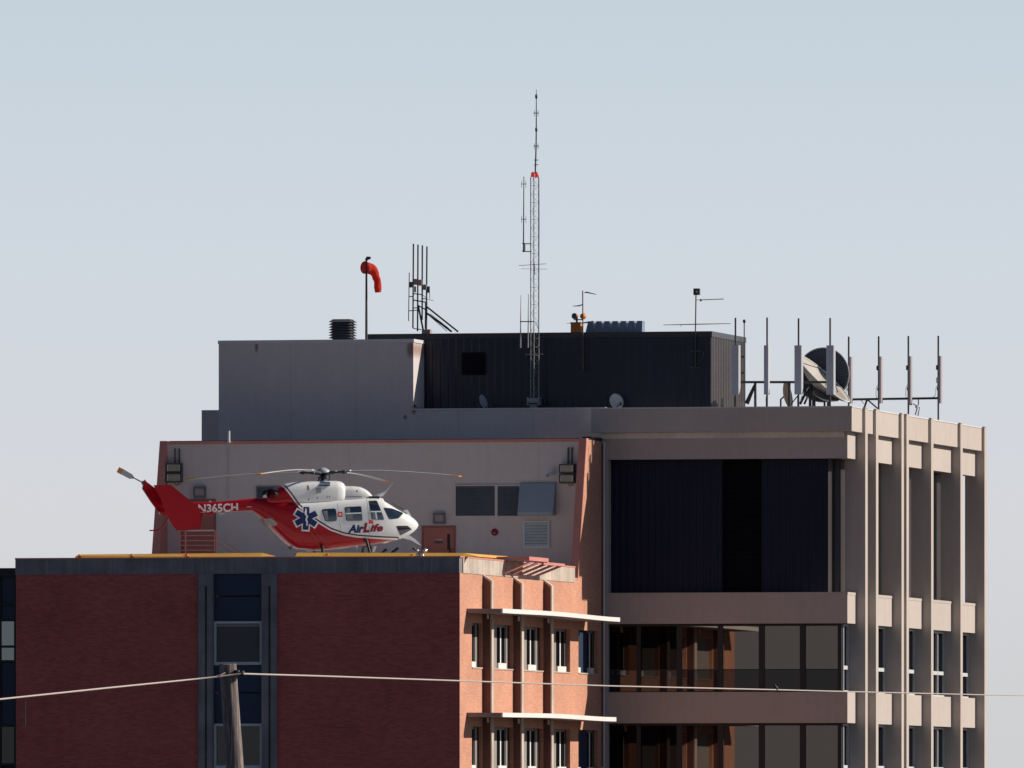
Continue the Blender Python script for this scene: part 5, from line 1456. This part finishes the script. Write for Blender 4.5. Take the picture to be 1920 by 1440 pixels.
# skids
zs_ = .06
for sy in (-1, 1):
    yy = sy*1.22
    x0 = P(548, 0, 0).x; x1 = P(714, 0, 0).x
    pts = [Vector((x0-.1, yy, zs_+.03)), Vector((x0+.1, yy, zs_)), Vector((1.3, yy, zs_)), Vector((1.58, yy, .11)), Vector((1.85, yy, .27)), Vector((2.08, yy, .50)), Vector((2.31, yy, .73)), Vector((2.56, yy, .93))]
    m = MB(); m.tube(pts, .055, 10); m.build('skid', M_BLACK, he)
    m = MB(); m.box(x0+1.6, x0+2.0, yy-.09 if sy < 0 else yy-.03, yy+.03 if sy < 0 else yy+.09, zs_+.3, zs_+.33); m.build('step', M_BLACK, he)
for ux in (597, 688):
    xx = P(ux, 0).x
    ztop = H(0, 1024)[1]
    pts = [Vector((xx+.04, -1.22, zs_)), Vector((xx, -1.12, .35)), Vector((xx, -.85, ztop-.06)), Vector((xx, -.5, ztop+.02)), Vector((xx, .5, ztop+.02)), Vector((xx, .85, ztop-.06)), Vector((xx, 1.12, .35)), Vector((xx+.04, 1.22, zs_))]
    m = MB(); m.tube(pts, .055, 10); m.build('cross_tube', M_BLACK, he)
for sy in (-1,):
    m = MB(); m.lathe(P(686, 1014, -.8), (0, -1, 0), [(-.06, .0), (-.06, .07), (.04, .07), (.05, .05), (.05, 0)], 14); m.build('step_pivot', M_BLACK, he)
    m = MB(); m.tube([P(688, 1015, -.82), P(694, 1038, -1.0)], .05, 8); m.build('strut', M_BLACK, he)
m = MB(); m.prism([P(698, 1024)+Vector((0, -.3, 0)), P(704, 1024)+Vector((0, -.3, 0)), P(700, 1034)+Vector((0, -.3, 0)), P(696, 1036)+Vector((0, -.3, 0))], (0, 1, 0), .03); m.build('belly_blade_antenna', M_HWHITE, he)
m = MB(); m.lathe(P(669, 1021.5, -.4), (0, 0, -1), [(-.05, .06), (.04, .05), (.08, 0)], 10); m.tube([P(669, 1022, -.4), P(669, 1030, -.4)], .025, 6); m.build('belly_lamp', M_WHITE, he)
m = MB(); m.tube([P(575, 1033.5, -.2), P(600, 1031.8, -.2), P(655, 1026, -.2)], .02, 6); m.build('belly_strake', M_WHITE, he)
m = MB(); m.tube([P(548, 1027), P(542, 1026), P(545, 1031)], .03, 6); m.build('tow_hook', M_DARKST, he)

# ------------------------------------------------------------------ utility pole, wires, bird
DP = 240.0
q0 = at_d(427, 1245, DP); q1 = at_d(440, 1440, DP)
lean = (q1-q0)/(q1.z-q0.z)
foot = q0-lean*q0.z
t = thing('utility_pole', 'weathered split wooden utility pole in front of the brick wing', 'utility pole', foot)
def pole_mesh():
    m = MB(); n = 40; st = 60; vs = []; fs = []
    rnd_ = random.Random(3)
    off = [rnd_.uniform(-.02, .02) for _ in range(n)]
    for i in range(st+1):
        f = i/st
        c = foot+(q0-foot)*f
        r_ = .225-.065*f
        for k in range(n):
            an = 2*math.pi*k/n
            rr = r_*(1+off[k]*1.6+.03*math.sin(an*3+f*9)+.018*math.sin(an*7+f*31))
            # a long crack running down the front face, widening to a hollow
            da = (an-math.radians(252)+math.pi) % (2*math.pi)-math.pi
            wdt = .10+.16*max(0, .985-f)*3
            if f < .999:
                rr -= r_*.55*math.exp(-(da/ .16)**2)*(.5+.5*math.sin(f*40+1)*.6) 
            zt_ = c.z+(.012*math.cos(an*2) if i == st else 0)
            vs.append(Vector((c.x, c.y, zt_))+(VR*math.cos(an)+VF*math.sin(an))*rr)
    for i in range(st):
        for k in range(n): fs.append((i*n+k, i*n+(k+1) % n, (i+1)*n+(k+1) % n, (i+1)*n+k))
    m.add(vs, fs, True); m.add(vs[-n:], [tuple(range(n))])
    return m
pole_mesh().build('shaft', M_WOOD, t)
m = MB(); bq = at_d(443, 1263.5, DP-.05); m.tube([at_d(441, 1262, DP-.1), at_d(458, 1263.5, DP-.1)], .03, 8); m.lathe(at_d(453, 1263, DP-.1), VR, [(-.05, .0), (-.05, .06), (.05, .06), (.05, 0)], 10); m.lathe(at_d(444.5, 1261, DP-.1), VR, [(-.05, 0), (-.05, .05), (.05, .05), (.05, 0)], 10); m.build('insulator', M_BLACK, t)
m = MB()
cc = foot+(q0-foot)*((at_d(0, 1266, DP).z)/q0.z)
m.tube([Vector((cc.x, cc.y, cc.z))+(VR*math.cos(k*math.pi/8)+VF*math.sin(k*math.pi/8))*.185 for k in range(17)], .018, 6); m.build('band_clamp', M_DARKST, t)
M_WIRE = pm('twisted_wire', (.50, .43, .39), .5, .15, 20, .1)
m = MB(); pts = []
for (u_, v_, dd_) in ((-420, 1365, 215), (-200, 1335, 222), (0, 1311, 229), (200, 1290, 235), (330, 1277, 239), (408, 1269, 239.7), (452, 1263.5, 239.75)): pts.append(at_d(u_, v_, dd_))
m.tube(pts, .0185, 6)
m.tube([at_d(402, 1269.5, 239.7), at_d(413, 1266, 239.7), at_d(422, 1261.5, 239.75)], .016, 6)
tag(m.build('overhead_wire', M_WIRE), 'pale overhead wire running from the pole down to the left edge', 'wire', 'overhead wires at the pole')
m = MB(); pts = []
for (u_, v_, dd_) in ((456, 1263.3, 239.75), (600, 1267.5, 255), (862, 1276.5, 282), (1140, 1286, 310), (1455, 1293.3, 342), (1600, 1297, 356), (1850, 1303, 381), (2100, 1306.5, 405), (2500, 1308, 445)): pts.append(at_d(u_, v_, dd_))
m.tube(pts, .0185, 6)
tag(m.build('overhead_wire', M_WIRE), 'pale overhead wire running from the pole across to the right tower', 'wire', 'overhead wires at the pole')
bd = at_d(1455, 1289.2, 342)
t = thing('bird', 'small dark bird perched on the right wire before the tower windows', 'bird', at_d(1455, 1292.6, 342))
m = MB(); ax = (VR*-.55+VU*.83).normalized()
m.lathe(bd, ax, [(-.085, 0), (-.06, .03), (-.01, .048), (.03, .042), (.05, .032), (.07, .036), (.09, .026), (.102, 0)], 12); m.tube([bd+ax*.085, bd+ax*.085-VR*.05], [.012, .001], 6)
m.prism([bd-ax*.06-VF*.01, bd-ax*.16+VR*.02-VF*.01, bd-ax*.16-VR*.01-VF*.01], VF, .02)
m.build('body', pm('bird_feathers', (.03, .03, .035), .6), t)

# ------------------------------------------------------------------ light, sky, camera
AZ, EL = R(20.5), R(28)
s = Vector((math.cos(AZ)*math.cos(EL), math.sin(AZ)*math.cos(EL), math.sin(EL)))
ld = bpy.data.lights.new('sun', 'SUN'); ld.energy = 5.0; ld.angle = R(.5); ld.color = (1, .90, .77)
lo = bpy.data.objects.new('sun', ld); COL.objects.link(lo); lo.rotation_euler = s.to_track_quat('Z', 'Y').to_euler(); lo.location = (60, 30, 80)
w = bpy.data.worlds.new('World'); SC.world = w; w.use_nodes = True
nt = w.node_tree; bg = nt.nodes['Background']
sk = nt.nodes.new('ShaderNodeTexSky'); sk.sky_type = 'NISHITA'; sk.sun_disc = False
sk.sun_elevation = EL; sk.sun_rotation = math.pi/2-AZ
sk.air_density = .75; sk.dust_density = .6; sk.ozone_density = 4; sk.altitude = 200
# pale haze low over the horizon, fading up into the clear sky
SKY = .05
tcw = nt.nodes.new('ShaderNodeTexCoord'); sx = nt.nodes.new('ShaderNodeSeparateXYZ'); nt.links.new(tcw.outputs['Generated'], sx.inputs[0])
hr = nt.nodes.new('ShaderNodeMapRange'); hr.interpolation_type = 'SMOOTHSTEP'
hr.inputs['From Min'].default_value = .05; hr.inputs['From Max'].default_value = .17; hr.inputs['To Min'].default_value = 1; hr.inputs['To Max'].default_value = 0
nt.links.new(sx.outputs['Z'], hr.inputs['Value'])
hc = nt.nodes.new('ShaderNodeMapRange'); hc.inputs['From Min'].default_value = .0067; hc.inputs['From Max'].default_value = .066
nt.links.new(sx.outputs['Z'], hc.inputs['Value'])
mc = nt.nodes.new('ShaderNodeValToRGB'); nt.links.new(hc.outputs[0], mc.inputs[0])
el = mc.color_ramp.elements
el[0].position = 0; el[0].color = (.625, .63, .64, 1); el[1].position = 1; el[1].color = (.565, .655, .722, 1)
for po, cc in ((.27, (.665, .672, .701, 1)), (.62, (.625, .68, .742, 1))):
    q = el.new(po); q.color = cc
# haze dimmed behind the camera, to cut fill and reflections on the front faces
ha = nt.nodes.new('ShaderNodeMapRange'); ha.inputs['From Min'].default_value = -.95; ha.inputs['From Max'].default_value = .8
ha.inputs['To Min'].default_value = .5/SKY; ha.inputs['To Max'].default_value = 1/SKY
nt.links.new(sx.outputs['Y'], ha.inputs['Value'])
hs = nt.nodes.new('ShaderNodeVectorMath'); hs.operation = 'SCALE'
nt.links.new(mc.outputs['Color'], hs.inputs[0]); nt.links.new(ha.outputs[0], hs.inputs['Scale'])
mw = nt.nodes.new('ShaderNodeMix'); mw.data_type = 'RGBA'
nt.links.new(hr.outputs[0], mw.inputs['Factor']); nt.links.new(sk.outputs[0], mw.inputs['A']); nt.links.new(hs.outputs['Vector'], mw.inputs['B'])
nt.links.new(mw.outputs['Result'], bg.inputs['Color']); bg.inputs['Strength'].default_value = SKY
cd = bpy.data.cameras.new('camera'); cam = bpy.data.objects.new('camera', cd); COL.objects.link(cam)
cd.sensor_width = 36; cd.lens = F/1920*36; cd.shift_y = (HZ-720)/1920; cd.clip_start = 1; cd.clip_end = 20000
cam.location = (C2.x, C2.y, ZC)
cam.rotation_euler = (R(90), 0, A)
SC.camera = cam
SC.view_settings.view_transform = 'Standard'; SC.view_settings.look = 'None'; SC.view_settings.exposure = 0; SC.view_settings.gamma = 1
SC.render.resolution_x = 1024; SC.render.resolution_y = 768
